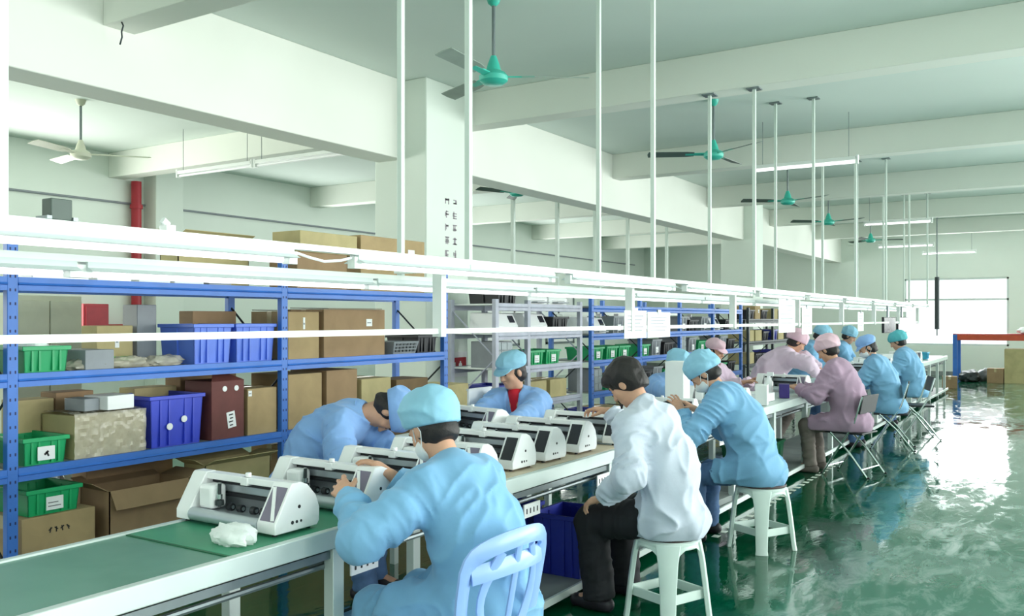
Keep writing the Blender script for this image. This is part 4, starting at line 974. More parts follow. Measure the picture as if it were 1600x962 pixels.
MB().tube((0, 0, 1.2), (0, 0, CEIL), 0.014, 8).build('rod', M_STEEL, hp)
MB().tube((0, 0, 1.35), (0, 0, 2.6), 0.05, 10).build('dark_sleeve', M_DSTEEL, hp)
# thin rods and poles in the side hall beyond the girder
for i, (x, y) in enumerate([(-8.0, 12.6), (-8.0, 14.1), (-8.0, 15.6), (-8.0, 17.1), (-8.0, 19.2)]):
    t = thing('hall_pole', 'white pole in the side hall beyond the girder, %s from the column' % ORD[i], 'pole', (x, y, 0), 0, 'poles in the side hall')
    MB().bx(-0.03, 0.03, -0.03, 0.03, 1.7, 4.11 if i != 0 else 4.11).build('tube', M_POLE, t, 0.003)
    MB().bx(-0.07, 0.07, -0.07, 0.07, 4.095, 4.11).build('ceiling_flange', M_STEEL, t)
hg = thing('hall_gantry', 'white hanging frame beneath the side hall poles', 'frame', (-8.0, 0, 0))
MB().bx(-0.03, 0.03, 12.2, 20.0, 1.68, 1.73).build('channel_rail', M_WPAINT, hg)
for y0, y1 in ((12.3, 13.8), (14.2, 15.7), (16.1, 17.6)): MB().bx(-0.06, 0.06, y0, y1, 1.62, 1.68).build('reflector', M_WPAINT, hg)
for i, (y0, z1) in enumerate([(15.5, 2.55), (18.2, 2.5), (21.2, 2.45)]):
    w = MB().bx(-12.4, -12.36, y0, y0 + 0.06, 0.9, z1).bx(-12.4, -12.36, y0 + 1.54, y0 + 1.6, 0.9, z1).bx(-12.4, -12.36, y0, y0 + 1.6, z1 - 0.06, z1).bx(-12.4, -12.36, y0, y0 + 1.6, 0.9, 0.96).bx(-12.4, -12.36, y0, y0 + 1.6, 1.7, 1.75)
    wo = struct('door_%d' % (i + 1), w, M_STEEL)
    struct('door_panel', MB().bx(-12.4, -12.385, y0, y0 + 1.6, 0.9, z1), M_WPLAST, parent=wo)
# ------------------------------------------------------------------ people: smooth distance-field bodies and clothes
def V(*a): return np.array(a, dtype=np.float64)
def nrm(v): return v / (np.linalg.norm(v) + 1e-12)
def _hash(ix, iy, iz, seed):
    h = (ix.astype(np.int64) * 374761393 + iy.astype(np.int64) * 668265263 + iz.astype(np.int64) * 2147483647 + seed * 1274126177) & 0xFFFFFFFF
    h = ((h ^ (h >> 13)) * 1274126177) & 0xFFFFFFFF
    return ((h ^ (h >> 16)) & 0xFFFF) / 65535.0
def vnoise(p, seed=0):
    f = np.floor(p); t = p - f; t = t * t * (3 - 2 * t); i = f.astype(np.int64)
    out = 0
    for dx in (0, 1):
        wx = t[:, 0] if dx else 1 - t[:, 0]
        for dy in (0, 1):
            wy = t[:, 1] if dy else 1 - t[:, 1]
            for dz in (0, 1):
                wz = t[:, 2] if dz else 1 - t[:, 2]
                out = out + wx * wy * wz * _hash(i[:, 0] + dx, i[:, 1] + dy, i[:, 2] + dz, seed)
    return out
def folds(p, seed, f=9.0):
    q = p * np.array([f, f, f * 0.75]) + 1.6 * np.stack([vnoise(p * 5, seed + k) for k in range(3)], 1)
    a = 1 - np.abs(2 * vnoise(q, seed + 7) - 1)
    b = 1 - np.abs(2 * vnoise(q * 2.1 + 5.2, seed + 9) - 1)
    return (a ** 2.2 - 0.35) + 0.4 * (b ** 2 - 0.35)

def cloth(P, segs, T, L, N, o, seed, amp):
    """narrow raised folds: across the sleeves, mostly downwards and slanting on the trunk"""
    best = np.full(len(P), 1e9); uv = np.zeros((len(P), 3)); isarm = np.zeros(len(P), bool)
    for a, b, r in segs:
        ba = b - a; t = np.clip(((P - a) @ ba) / (ba @ ba), 0, 1); q = P - a - t[:, None] * ba; d = np.linalg.norm(q, axis=1) - r
        m = d < best; best[m] = d[m]; ln = np.linalg.norm(ba)
        uv[m] = np.stack([q[m][:, 0] * 7, q[m][:, 1] * 7, t[m] * ln * 24 + q[m] @ np.array([6., 3., 5.])], 1)
    isarm = best < 0.035
    R = P - o; u, v, w = R @ L, R @ T, R @ N
    tr = np.stack([u * 11 + v * 4, w * 9, v * 4.2 - u * 2.0], 1); tr2 = np.stack([u * 5, w * 5, v * 13 + u * 7], 1)
    warp = np.stack([vnoise(P * 4.5, seed + k) - .5 for k in range(3)], 1) * 1.5
    rd = lambda q, s: (1 - np.abs(2 * vnoise(q, s) - 1)) ** 3
    g = np.clip(vnoise(P * 3.0, seed + 30) * 1.8 - 0.35, 0.15, 1)
    body = rd(tr + warp, seed + 7) * g + 0.75 * rd(tr2 + warp, seed + 9) * (1.15 - g)
    arm = rd(uv + warp * 0.8, seed + 11) * 0.9 + 0.3 * rd(uv * 1.9 + 3.1, seed + 13)
    k = 1 / (1 + np.exp(-(best - 0.03) / 0.008))
    return -amp * (body * k + arm * (1 - k) - 0.22)

class SDF:
    def __init__(s, lo, hi, h):
        s.h = h; s.lo = np.array(lo, float); s.n = np.ceil((np.array(hi, float) - s.lo) / h).astype(int) + 1
        s.F = np.full(tuple(s.n), 0.5, np.float32)
    def _sub(s, lo, hi):
        a = np.clip(np.floor((lo - s.lo) / s.h).astype(int), 0, s.n - 1); b = np.clip(np.ceil((hi - s.lo) / s.h).astype(int) + 1, 1, s.n)
        if np.any(b <= a): return None, None
        sl = tuple(slice(a[i], b[i]) for i in range(3))
        g = [s.lo[i] + s.h * np.arange(a[i], b[i]) for i in range(3)]
        return sl, (g[0][:, None, None], g[1][None, :, None], g[2][None, None, :])
    def _mix(s, sl, d, k, op):
        A = s.F[sl]; d = d.astype(np.float32)
        if op == 'cut':
            d = -d
            s.F[sl] = np.maximum(A, d) if k <= 0 else np.maximum(A, d) + k * 0.25 * np.maximum(0, 1 - np.abs(A - d) / k) ** 2
        else:
            s.F[sl] = np.minimum(A, d) if k <= 0 else np.minimum(A, d) - k * 0.25 * np.maximum(0, 1 - np.abs(A - d) / k) ** 2
    def cone(s, a, b, ra, rb, k=0.02, op='add', side=None, flat=1.0):
        """round cone; side+flat: flatten across the direction normal to side and to the axis"""
        a, b = np.array(a, float), np.array(b, float); R = max(ra, rb) + max(k, 0.0) + 3 * s.h
        sl, g = s._sub(np.minimum(a, b) - R, np.maximum(a, b) + R)
        if sl is None: return
        ba = b - a; L2 = max(ba @ ba, 1e-9)
        X, Y, Z = g[0] - a[0], g[1] - a[1], g[2] - a[2]
        t = np.clip((X * ba[0] + Y * ba[1] + Z * ba[2]) / L2, 0, 1)
        X, Y, Z = X - t * ba[0], Y - t * ba[1], Z - t * ba[2]
        if side is not None and flat != 1.0:
            n = nrm(np.cross(side, ba)); c = X * n[0] + Y * n[1] + Z * n[2]; e = c * (1 / flat - 1)
            d = np.sqrt((X + e * n[0]) ** 2 + (Y + e * n[1]) ** 2 + (Z + e * n[2]) ** 2) - (ra + (rb - ra) * t)
            d = d * (0.5 + 0.5 * flat)
        else:
            d = np.sqrt(X * X + Y * Y + Z * Z) - (ra + (rb - ra) * t)
        s._mix(sl, d, k, op)
    def ell(s, c, r, R=None, k=0.02, op='add'):
        """ellipsoid, R rows = its own axes"""
        c = np.array(c, float); r = np.array(r, float); m = r.max() + max(k, 0) + 3 * s.h
        sl, g = s._sub(c - m, c + m)
        if sl is None: return
        X, Y, Z = g[0] - c[0], g[1] - c[1], g[2] - c[2]
        R = np.eye(3) if R is None else R
        q = [(X * R[i][0] + Y * R[i][1] + Z * R[i][2]) for i in range(3)]
        k0 = np.sqrt(sum((q[i] / r[i]) ** 2 for i in range(3))); k1 = np.sqrt(sum((q[i] / r[i] ** 2) ** 2 for i in range(3))) + 1e-9
        s._mix(sl, k0 * (k0 - 1) / k1, k, op)
    def plane_cut(s, p, n, c=None, rad=None):
        """remove everything on the +n side (inside a ball c, rad if given)"""
        p, n = np.array(p, float), nrm(np.array(n, float))
        lo, hi = (s.lo, s.lo + s.h * (s.n - 1)) if c is None else (np.array(c) - rad, np.array(c) + rad)
        sl, g = s._sub(lo, hi)
        d = -((g[0] - p[0]) * n[0] + (g[1] - p[1]) * n[1] + (g[2] - p[2]) * n[2])
        if c is not None:
            ball = np.sqrt((g[0] - c[0]) ** 2 + (g[1] - c[1]) ** 2 + (g[2] - c[2]) ** 2) - rad
            d = np.maximum(d, ball)
        s._mix(sl, d, 0, 'cut')
    def drape(s, segs, T, L, N, o, seed, amp, band=0.035):
        m = np.abs(s.F) < band; idx = np.argwhere(m)
        s.F[m] += cloth(s.lo + idx * s.h, segs, T, L, N, o, seed, amp).astype(np.float32)
    def wrinkle(s, amp, seed, f=9.0, band=0.03):
        m = np.abs(s.F) < band
        idx = np.argwhere(m)
        if len(idx) == 0: return
        s.F[m] += (amp * folds(s.lo + idx * s.h, seed, f)).astype(np.float32)
    def mesh(s, smooth=1):
        F = s.F; F[0], F[-1] = 0.5, 0.5; F[:, 0], F[:, -1] = 0.5, 0.5; F[:, :, 0], F[:, :, -1] = 0.5, 0.5
        I = (F < 0).astype(np.int8)
        c = I[:-1, :-1, :-1] + I[1:, :-1, :-1] + I[:-1, 1:, :-1] + I[:-1, :-1, 1:] + I[1:, 1:, :-1] + I[1:, :-1, 1:] + I[:-1, 1:, 1:] + I[1:, 1:, 1:]
        cells = np.argwhere((c > 0) & (c < 8)); M = len(cells)
        idm = np.full(c.shape, -1, np.int32); idm[tuple(cells.T)] = np.arange(M)
        acc = np.zeros((M, 3)); cnt = np.zeros(M)
        corners = [(0, 0, 0), (1, 0, 0), (0, 1, 0), (1, 1, 0), (0, 0, 1), (1, 0, 1), (0, 1, 1), (1, 1, 1)]
        val = [F[cells[:, 0] + o[0], cells[:, 1] + o[1], cells[:, 2] + o[2]].astype(np.float64) for o in corners]
        for i, j in [(0, 1), (2, 3), (4, 5), (6, 7), (0, 2), (1, 3), (4, 6), (5, 7), (0, 4), (1, 5), (2, 6), (3, 7)]:
            m = (val[i] < 0) != (val[j] < 0)
            t = np.where(m, val[i] / np.where(m, val[i] - val[j], 1), 0)
            a, b = np.array(corners[i], float), np.array(corners[j], float)
            acc += np.where(m[:, None], a + t[:, None] * (b - a), 0); cnt += m
        P = s.lo + s.h * (cells + acc / cnt[:, None])
        Q = []
        for ax in range(3):
            u, w = (ax + 1) % 3, (ax + 2) % 3
            sl0 = [slice(None)] * 3; sl1 = [slice(None)] * 3; sl0[ax] = slice(0, -1); sl1[ax] = slice(1, None)
            e = I[tuple(sl0)] - I[tuple(sl1)]
            pos = np.argwhere(e != 0); sg = e[tuple(pos.T)]
            ok = (pos[:, u] > 0) & (pos[:, w] > 0); pos, sg = pos[ok], sg[ok]
            def cid(du, dw):
                q = pos.copy(); q[:, u] -= du; q[:, w] -= dw; return idm[tuple(q.T)]
            q = np.stack([cid(1, 1), cid(0, 1), cid(0, 0), cid(1, 0)], 1)
            q[sg < 0] = q[sg < 0][:, ::-1]; Q.append(q)
        Q = np.concatenate(Q); Q = Q[(Q >= 0).all(1)]
        for _ in range(smooth):
            acc = np.zeros_like(P); cn = np.zeros(M)
            for a, b in ((0, 1), (1, 2), (2, 3), (3, 0)):
                np.add.at(acc, Q[:, a], P[Q[:, b]]); np.add.at(acc, Q[:, b], P[Q[:, a]]); np.add.at(cn, Q[:, a], 1); np.add.at(cn, Q[:, b], 1)
            P = 0.5 * P + 0.5 * acc / np.maximum(cn, 1)[:, None]
        return P, Q
    def build(s, name, m, parent, org, smooth=1, label=None):
        P, Q = s.mesh(smooth)
        P = P - np.array(org)
        me = bpy.data.meshes.new(name)
        me.vertices.add(len(P)); me.vertices.foreach_set('co', P.astype(np.float32).ravel())
        me.loops.add(4 * len(Q)); me.loops.foreach_set('vertex_index', Q.astype(np.int32).ravel())
        me.polygons.add(len(Q)); me.polygons.foreach_set('loop_start', np.arange(0, 4 * len(Q), 4, dtype=np.int32))
        me.polygons.foreach_set('use_smooth', np.ones(len(Q), bool))
        me.update(calc_edges=True); me.validate()
        me.materials.append(m)
        o = bpy.data.objects.new(name, me); C.objects.link(o)
        if parent is not None: o.parent = parent
        else: o.location = org
        if label: o['label'] = label
        return o

def ik(a, t, l1, l2, hint):
    a, t = np.array(a, float), np.array(t, float); d = t - a; L = np.linalg.norm(d)
    Lc = min(max(L, abs(l1 - l2) + 0.02), (l1 + l2) * 0.995); u = d / L; t = a + u * Lc
    c = (l1 * l1 + Lc * Lc - l2 * l2) / (2 * Lc); h = math.sqrt(max(l1 * l1 - c * c, 0))
    hint = np.array(hint, float); w = nrm(hint - u * (hint @ u))
    return a + u * c + w * h, t

def hand(G, w, d, n, left, curl=0.5, fk=0.003):
    """w wrist, d pointing direction, n palm normal"""
    d = nrm(d); n = nrm(n - d * (n @ d)); s = np.cross(n, d) if left else np.cross(d, n)   # s towards the thumb
    kn = []
    for i, (o, a) in enumerate([(0.033, .086), (0.011, .092), (-0.011, .088), (-0.031, .078)]):
        k = w + d * a + s * o; kn.append(k); G.cone(w + s * o * 0.55 + d * 0.012, k, 0.0165, 0.0115, 0.012)
    G.ell(w + d * 0.05, (0.026, 0.042, 0.015), np.stack([s, d, n]), 0.01)
    for i, (L, fan) in enumerate([(0.070, 0.16), (0.079, 0.05), (0.074, -0.06), (0.058, -0.2)]):
        p = kn[i]; b = curl * (0.5 + 0.1 * i); dd = nrm(d + s * fan); r = 0.0092
        for seg, lk in ((0, 0.45), (1, 0.32), (2, 0.23)):
            dr = dd * math.cos(b) + n * math.sin(b); q = p + dr * L * lk * 1.05
            G.cone(p, q, r, r - 0.0008, fk); p = q; r -= 0.0008; b += curl * 0.75
    p = w + d * 0.03 + s * 0.028 + n * 0.004; G.cone(w + s * 0.012 + d * .01, p, 0.018, 0.0135, 0.01)
    dr = nrm(d * 0.62 + s * 0.62 + n * (0.25 + 0.3 * curl)); q = p + dr * 0.04; G.cone(p, q, 0.0125, 0.0105, 0.006)
    dr = nrm(d * 0.85 + s * 0.25 + n * (0.3 + 0.3 * curl)); G.cone(q, q + dr * 0.03, 0.0103, 0.0085, fk)
    return s

def person(label, hip, yaw, lean1, lean2, hp, hy, wl, wr, fl, fr, coat, trouser, shoe, cap, vox=0.009, body_vox=0.006, side=0.0, torso=0.56, curl=0.6, mask=False, shirt=None,
           hint_l=None, hint_r=None, hd_l=None, hd_r=None, pn_l=None, pn_r=None, seed=1, group='workers along the line', skirt=0.6, roll=0.0, hairm=None, knee_out=0.1, tame=1.0, bulk=1.1, legs=1.0, tilt=0.3):
    F = V(math.cos(yaw), math.sin(yaw), 0); Z = V(0, 0, 1); L = np.cross(Z, F)
    hip = np.array(hip, float); org = V(hip[0], hip[1], 0)
    def leanv(a): return nrm(Z * math.cos(a) + F * math.sin(a) + L * side)
    T1, T2 = leanv(math.radians(lean1)), leanv(math.radians(lean2))
    mid = hip + T1 * torso * 0.47; neck = mid + T2 * torso * 0.53
    N2 = nrm(np.cross(L, T2)); L2 = np.cross(T2, N2)
    sl = neck - T2 * 0.075 + L2 * 0.175 + N2 * 0.015; sr = neck - T2 * 0.075 - L2 * 0.175 + N2 * 0.015
    el, wl_ = ik(sl, wl, 0.285, 0.25, -Z + L * 0.5 - F * 0.35 if hint_l is None else hint_l)
    er, wr_ = ik(sr, wr, 0.285, 0.25, -Z - L * 0.5 - F * 0.35 if hint_r is None else hint_r)
    hl, hr = hip + L * 0.09, hip - L * 0.09
    kl, al = ik(hl, np.array(fl) + V(0, 0, 0.085), 0.42, 0.40, F + Z * 0.9 + L * knee_out)
    kr, ar = ik(hr, np.array(fr) + V(0, 0, 0.085), 0.42, 0.40, F + Z * 0.9 - L * knee_out)
    # head frame
    Fh = nrm(F * math.cos(math.radians(hy)) + L * math.sin(math.radians(hy))); Lh = np.cross(Z, Fh)
    a = math.radians(hp); U = nrm(Z * math.cos(a) + Fh * math.sin(a) + Lh * roll); D = nrm(np.cross(Lh, U)); S_ = np.cross(U, D)   # up, forward, left
    hc = neck + T2 * 0.03 + nrm(T2 + U) * 0.05 + U * 0.095
    RH = np.stack([S_, D, U])
    def H(x, y, z): return hc + S_ * x + D * y + U * z
    pts = np.stack([hip, neck, hc + U * .14, hc + D * .14, el, er, wl_, wr_, kl, kr, al, ar, np.array(fl) + F * .2, np.array(fr) + F * .2, np.array(fl) - F * .1, np.array(fr) - F * .1, hip - F * .2 + L * .2, hip - F * .2 - L * .2])
    # ---------------- body
    lo, hi = pts.min(0) - 0.16, pts.max(0) + 0.16
    dl = nrm(wl_ - el) if hd_l is None else nrm(np.array(hd_l, float)); drr = nrm(wr_ - er) if hd_r is None else nrm(np.array(hd_r, float))
    lo = np.minimum(lo, np.minimum(wl_ + dl * .2, wr_ + drr * .2) - 0.05); hi = np.maximum(hi, np.maximum(wl_ + dl * .2, wr_ + drr * .2) + 0.05); lo[2] = min(lo[2], -0.01)
    G = SDF(lo, hi, body_vox)
    G.cone(hip, mid, 0.13, 0.115, 0.04, side=L, flat=0.75); G.cone(mid, neck - T2 * 0.1, 0.115, 0.13, 0.05, side=L2, flat=0.72)
    G.cone(sl, sr, 0.062, 0.062, 0.04)
    for s_, e_, w_ in ((sl, el, wl_), (sr, er, wr_)): G.cone(s_, e_, 0.05, 0.038, 0.03); G.cone(e_, w_, 0.038, 0.026, 0.015)
    for h_, k_, a_ in ((hl, kl, al), (hr, kr, ar)): G.cone(h_, k_, 0.075, 0.052, 0.04); G.cone(k_, a_, 0.05, 0.035, 0.02)
    for f_, a_ in ((fl, al), (fr, ar)):
        f_ = np.array(f_); G.cone(a_, f_ + F * 0.14 + V(0, 0, 0.035), 0.035, 0.03, 0.02)
    G.cone(neck - T2 * 0.03, H(0, -0.015, -0.06), 0.056, 0.052, 0.03)
    G.ell(H(0, -0.012, 0.03), (0.076, 0.096, 0.092), RH, 0.02)
    G.ell(H(0, 0.028, -0.04), (0.060, 0.062, 0.078), RH, 0.03)
    G.ell(H(0, 0.066, -0.093), (0.024, 0.02, 0.018), RH, 0.03)
    G.ell(H(0, 0.075, 0.028), (0.055, 0.018, 0.014), RH, 0.015)
    for s_ in (-1, 1):
        G.ell(H(s_ * 0.033, 0.098, 0.006), (0.018, 0.014, 0.011), RH, 0.008, 'cut'); G.ell(H(s_ * 0.032, 0.076, 0.004), (0.014, 0.013, 0.012), RH, 0.003)
        G.ell(H(s_ * 0.079, -0.008, -0.012), (0.011, 0.021, 0.031), RH, 0.008); G.ell(H(s_ * 0.04, 0.062, -0.025), (0.022, 0.02, 0.02), RH, 0.02)
    G.cone(H(0, 0.088, 0.012), H(0, 0.106, -0.028), 0.009, 0.0135, 0.012)
    for s_ in (-1, 1): G.ell(H(s_ * 0.012, 0.096, -0.032), (0.008, 0.009, 0.007), RH, 0.006)
    G.ell(H(0, 0.088, -0.056), (0.022, 0.009, 0.006), RH, 0.005); G.ell(H(0, 0.086, -0.066), (0.019, 0.009, 0.006), RH, 0.005)
    pnl = -Z if pn_l is None else np.array(pn_l, float); pnr = -Z if pn_r is None else np.array(pn_r, float)
    hand(G, wl_, dl, pnl, True, curl); hand(G, wr_, drr, pnr, False, curl)
    body = G.build('person', M_SKIN, None, org, 1)
    tag(body, label, 'person', group)
    # ---------------- coat
    cp = np.stack([hip - F * .25, hip + F * .2, neck, sl, sr, el, er, wl_, wr_, hl + (kl - hl) * skirt, hr + (kr - hr) * skirt, hip - Z * .12, hip + L * .25, hip - L * .25])
    G = SDF(cp.min(0) - 0.14, cp.max(0) + 0.14, vox)
    B = bulk; G.cone(hip - T1 * 0.01, mid, 0.176 * B, 0.172 * B, 0.06, side=L, flat=0.8); G.cone(mid, neck - T2 * 0.13, 0.172 * B, 0.168 * B, 0.07, side=L2, flat=0.76)
    G.ell(hip - F * 0.045 - Z * 0.02, (0.142 * B, 0.18 * B, 0.12), np.stack([F, L, Z]), 0.06)
    G.cone(sl - T2 * 0.01 - L2 * 0.03, sr - T2 * 0.01 + L2 * 0.03, 0.08 * B, 0.08 * B, 0.06); G.cone(neck - T2 * 0.055, neck + T2 * 0.005 - N2 * 0.0, 0.09, 0.066, 0.04)
    for h_, k_ in ((hl, kl), (hr, kr)): G.cone(h_, h_ + (k_ - h_) * skirt, 0.112, 0.1, 0.07)
    for s_, e_, w_ in ((sl, el, wl_), (sr, er, wr_)):
        G.cone(s_, e_, 0.078 * B, 0.068 * B, 0.045); u = nrm(w_ - e_); G.cone(e_, w_ - u * 0.0, 0.066 * B, 0.05, 0.025)
    G.drape([(sl, el, 0.078), (el, wl_, 0.06), (sr, er, 0.078), (er, wr_, 0.06)], nrm(T1 + T2), L, N2, neck, seed, 0.027 * tame)
    for e_, w_ in ((el, wl_), (er, wr_)):
        u = nrm(w_ - e_); G.plane_cut(w_ - u * 0.012, u, w_, 0.075)
    kk = nrm((kl + kr) / 2 - (hl + hr) / 2)
    c0 = (hl + hr) / 2 + ((kl + kr) / 2 - (hl + hr) / 2) * skirt; G.plane_cut(c0 + kk * 0.02, kk, c0 + kk * 0.12, 0.24)
    # neck opening
    G.cone(neck - T2 * 0.02 + N2 * 0.02, neck + T2 * 0.12 + N2 * 0.03, 0.052, 0.07, 0.0, 'cut')
    if shirt is not None:
        G.cone(neck - T2 * 0.3 + N2 * 0.2, neck + T2 * 0.05 + N2 * 0.09, 0.022, 0.055, 0.0, 'cut')
    if shoulder_low := hip[2] - 0.10: G.plane_cut(V(0, 0, shoulder_low), -Z)
    co = G.build('coat', coat, body, org, 1)
    # collar, pocket flap seam
    cb = MB(); ring = []
    for i in range(15):
        t = -PI * 0.82 + i / 14 * PI * 1.64
        p = neck + T2 * 0.012 - N2 * (0.072 * math.cos(t)) + L2 * (0.078 * math.sin(t)) - T2 * (0.028 * (1 - math.cos(t)) * 0.5) - org
        ring.append(Vector(p))
    cb.path(ring, 0.008, 8, ry=0.026, up=tuple(T2 - N2 * 0.35)).build('collar', coat, co)
    if shirt is not None:
        G = SDF(neck - 0.3, neck + 0.3, 0.008)
        G.cone(neck - T2 * 0.32 + N2 * 0.07, neck - T2 * 0.0 + N2 * 0.022, 0.075, 0.062, 0.02)
        G.build('shirt', shirt, body, org)
        nc = MB().path([Vector(neck - T2 * 0.28 + N2 * 0.15 - org), Vector(neck - T2 * 0.22 + N2 * 0.146 - org)], 0.025, 8, ry=0.006, up=tuple(N2)).build('badge', mat('badge', lin(240, 180, 196), 0.5), body)
    # ---------------- trousers and shoes
    lp = np.stack([hip, kl, kr, al, ar]); G = SDF(lp.min(0) - 0.16, lp.max(0) + 0.16, vox)
    G.ell(hip - Z * 0.0, (0.12, 0.165, 0.1), np.stack([F, L, Z]), 0.04)
    for h_, k_, a_ in ((hl, kl, al), (hr, kr, ar)):
        G.cone(h_, k_, 0.092 * legs, 0.072 * legs, 0.05); u = nrm(a_ - k_); G.cone(k_, a_, 0.071 * legs, 0.066 * legs, 0.02)
    G.drape([(hl, kl, 0.085), (kl, al, 0.066), (hr, kr, 0.085), (kr, ar, 0.066)], Z, L, F, hip, seed + 40, 0.014)
    for k_, a_ in ((kl, al), (kr, ar)):
        u = nrm(a_ - k_); G.plane_cut(a_ + u * 0.02, u, a_, 0.085 * legs)
    G.build('trousers', trouser, body, org)
    for f_, a_ in ((fl, al), (fr, ar)):
        f_ = np.array(f_, float); G = SDF(f_ - 0.22, f_ + 0.26, 0.009)
        G.cone(f_ - F * 0.05 + Z * 0.04, f_ + F * 0.15 + Z * 0.032, 0.042, 0.038, 0.03); G.cone(a_ - Z * 0.02, f_ + F * 0.05 + Z * 0.045, 0.044, 0.042, 0.03)
        G.plane_cut(f_ + Z * 0.002, -Z, f_ + F * .05, 0.2)
        G.build('shoe', shoe, body, org)
    # ---------------- hair, cap, mask, eyes
    G = SDF(hc - 0.2, hc + 0.2, 0.006)
    if cap is None:
        G.ell(H(0, -0.022, 0.045), (0.096, 0.112, 0.1), RH, 0.02); G.ell(H(0, -0.05, -0.02), (0.082, 0.07, 0.085), RH, 0.03)
        G.ell(H(0, 0.06, 0.075), (0.075, 0.05, 0.04), RH, 0.03)
        G.cone(H(0, 0.1, -0.06), H(0, 0.13, 0.02), 0.085, 0.05, 0.01, 'cut')
        G.wrinkle(-0.007, seed + 3, 26.0)
        G.plane_cut(H(0, -0.05, -0.075), -U + D * 0.25)
    else:
        G.ell(H(0, -0.028, 0.0), (0.084, 0.092, 0.1), RH, 0.02); G.cone(H(0, 0.08, -0.05), H(0, 0.12, 0.03), 0.088, 0.05, 0.01, 'cut')
        G.ell(H(0, -0.055, -0.06), (0.065, 0.055, 0.045), RH, 0.02); G.wrinkle(-0.004, seed + 3, 26.0); G.plane_cut(H(0, -0.05, -0.095), -U)
    G.build('hair', M_HAIR, body, org)
    if cap is not None:
        style, cm = cap
        G = SDF(hc - 0.28, hc + 0.28, 0.007)
        if style == 'bouffant':
            ax = nrm(U - D * tilt); fx = np.cross(S_, ax); Rc = np.stack([S_, fx, ax])
            G.ell(H(0, -0.028, 0.052), (0.111, 0.128, 0.098), Rc, 0.02); G.ell(H(0, -0.055, 0.05), (0.104, 0.1, 0.094), Rc, 0.05)
            G.wrinkle(-0.014, seed + 5, 12.0)
            c = H(0, -0.022, 0.004); G.plane_cut(c, -ax)
            G.ell(c + ax * 0.004, (0.095, 0.112, 0.014), Rc, 0.02)
            co2 = G.build('cap', cm, body, org)
        else:
            ax = nrm(U - D * 0.12); fx = np.cross(S_, ax); Rc = np.stack([S_, fx, ax])
            G.ell(H(0, -0.012, 0.07), (0.098, 0.116, 0.078), Rc, 0.02); G.ell(H(0, -0.04, 0.075), (0.1, 0.1, 0.07), Rc, 0.03)
            G.wrinkle(-0.010, seed + 5, 13.0)
            c = H(0, -0.01, 0.032); G.plane_cut(c, -ax)
            G.build('cap', cm, body, org)
            G = SDF(hc - 0.28, hc + 0.28, 0.006)
            G.ell(H(0, 0.088, 0.034), (0.085, 0.058, 0.01), np.stack([S_, nrm(D - U * 0.35), nrm(U + D * 0.35)]), 0.01)
            G.ell(H(0, -0.01, 0.036), (0.101, 0.118, 0.014), Rc, 0.02)
            G.build('cap_brim', cm, body, org)
    if mask:
        G = SDF(hc - 0.2, hc + 0.2, 0.005)
        G.ell(H(0, 0.04, -0.058), (0.068, 0.074, 0.058), RH, 0.01); G.cone(H(0, 0.1, -0.03), H(0, 0.113, -0.05), 0.012, 0.016, 0.02); G.plane_cut(H(0, 0.03, -0.05), -D)
        mk = G.build('face_mask', M_MASK, body, org)
        for s_ in (-1, 1):
            MB().path([Vector(H(s_ * 0.066, 0.045, -0.03) - org), Vector(H(s_ * 0.083, 0.01, 0.004) - org), Vector(H(s_ * 0.086, -0.025, 0.008) - org), Vector(H(s_ * 0.086, -0.03, -0.03) - org), Vector(H(s_ * 0.07, 0.03, -0.085) - org)], 0.0022, 6).build('ear_loop', M_MASK, mk)
    for s_ in (-1, 1):
        MB().ell(H(s_ * 0.032, 0.0865, 0.005) - org, (0.010, 0.0045, 0.0045), 10, Matrix([list(S_), list(D), list(U)]).transposed()).build('eye', M_LIPS, body)
        MB().path([Vector(H(s_ * 0.016, 0.094, 0.026) - org), Vector(H(s_ * 0.034, 0.091, 0.031) - org), Vector(H(s_ * 0.05, 0.081, 0.026) - org)], 0.0022, 6, ry=0.004, up=tuple(U)).build('eyebrow', M_HAIR, body)
    return body

FX_ = math.radians
# 1 nearest blue worker, seen from behind, left hand on the second machine
person('nearest person in light blue coat and puffy cap, seated on the slotted blue chair', (-1.915, 2.815, 0.51), FX_(178), 8, 29, 40, -12,
       (-2.375, 2.56, 0.915), (-2.47, 2.93, 0.93), (-2.42, 2.60, 0.0), (-2.42, 2.92, 0.0), M_COATB, M_COATB, M_SHOE, ('bouffant', M_CAPB), vox=0.0075, body_vox=0.0055,
       torso=0.55, tilt=0.5, curl=0.55, mask=True, hint_l=(0.15, -0.75, -0.6), hd_l=(-0.75, 0.25, 0.25), pn_l=(-0.3, 0.75, -0.35), seed=3, skirt=0.75)
# 2 bent worker on the shelf side
person('person in periwinkle coat bent over the far side of the line, rounded back showing', (-3.90, 3.80, 0.62), FX_(20), 24, 56, 102, 20,
       (-3.22, 4.02, 0.83), (-3.2, 3.7, 0.83), (-3.5, 4.0, 0.0), (-3.42, 3.82, 0.0), M_COATB2, M_JEANS, M_SHOE, ('bouffant', M_COATB2), vox=0.009, body_vox=0.007, torso=0.58, seed=11, skirt=0.5)
# 3 red shirted worker
person('person in open blue coat over a red shirt, brimmed cap, looking down', (-3.60, 5.80, 0.56), FX_(-78), 8, 20, 20, -30,
       (-3.32, 5.12, 0.85), (-3.66, 5.12, 0.85), (-3.6, 5.3, 0.0), (-3.85, 5.3, 0.0), M_COATB2, M_JEANS, M_SHOE, ('brim', M_CAPB), vox=0.009, body_vox=0.0065, torso=0.5, seed=17, shirt=M_REDT, skirt=0.55)
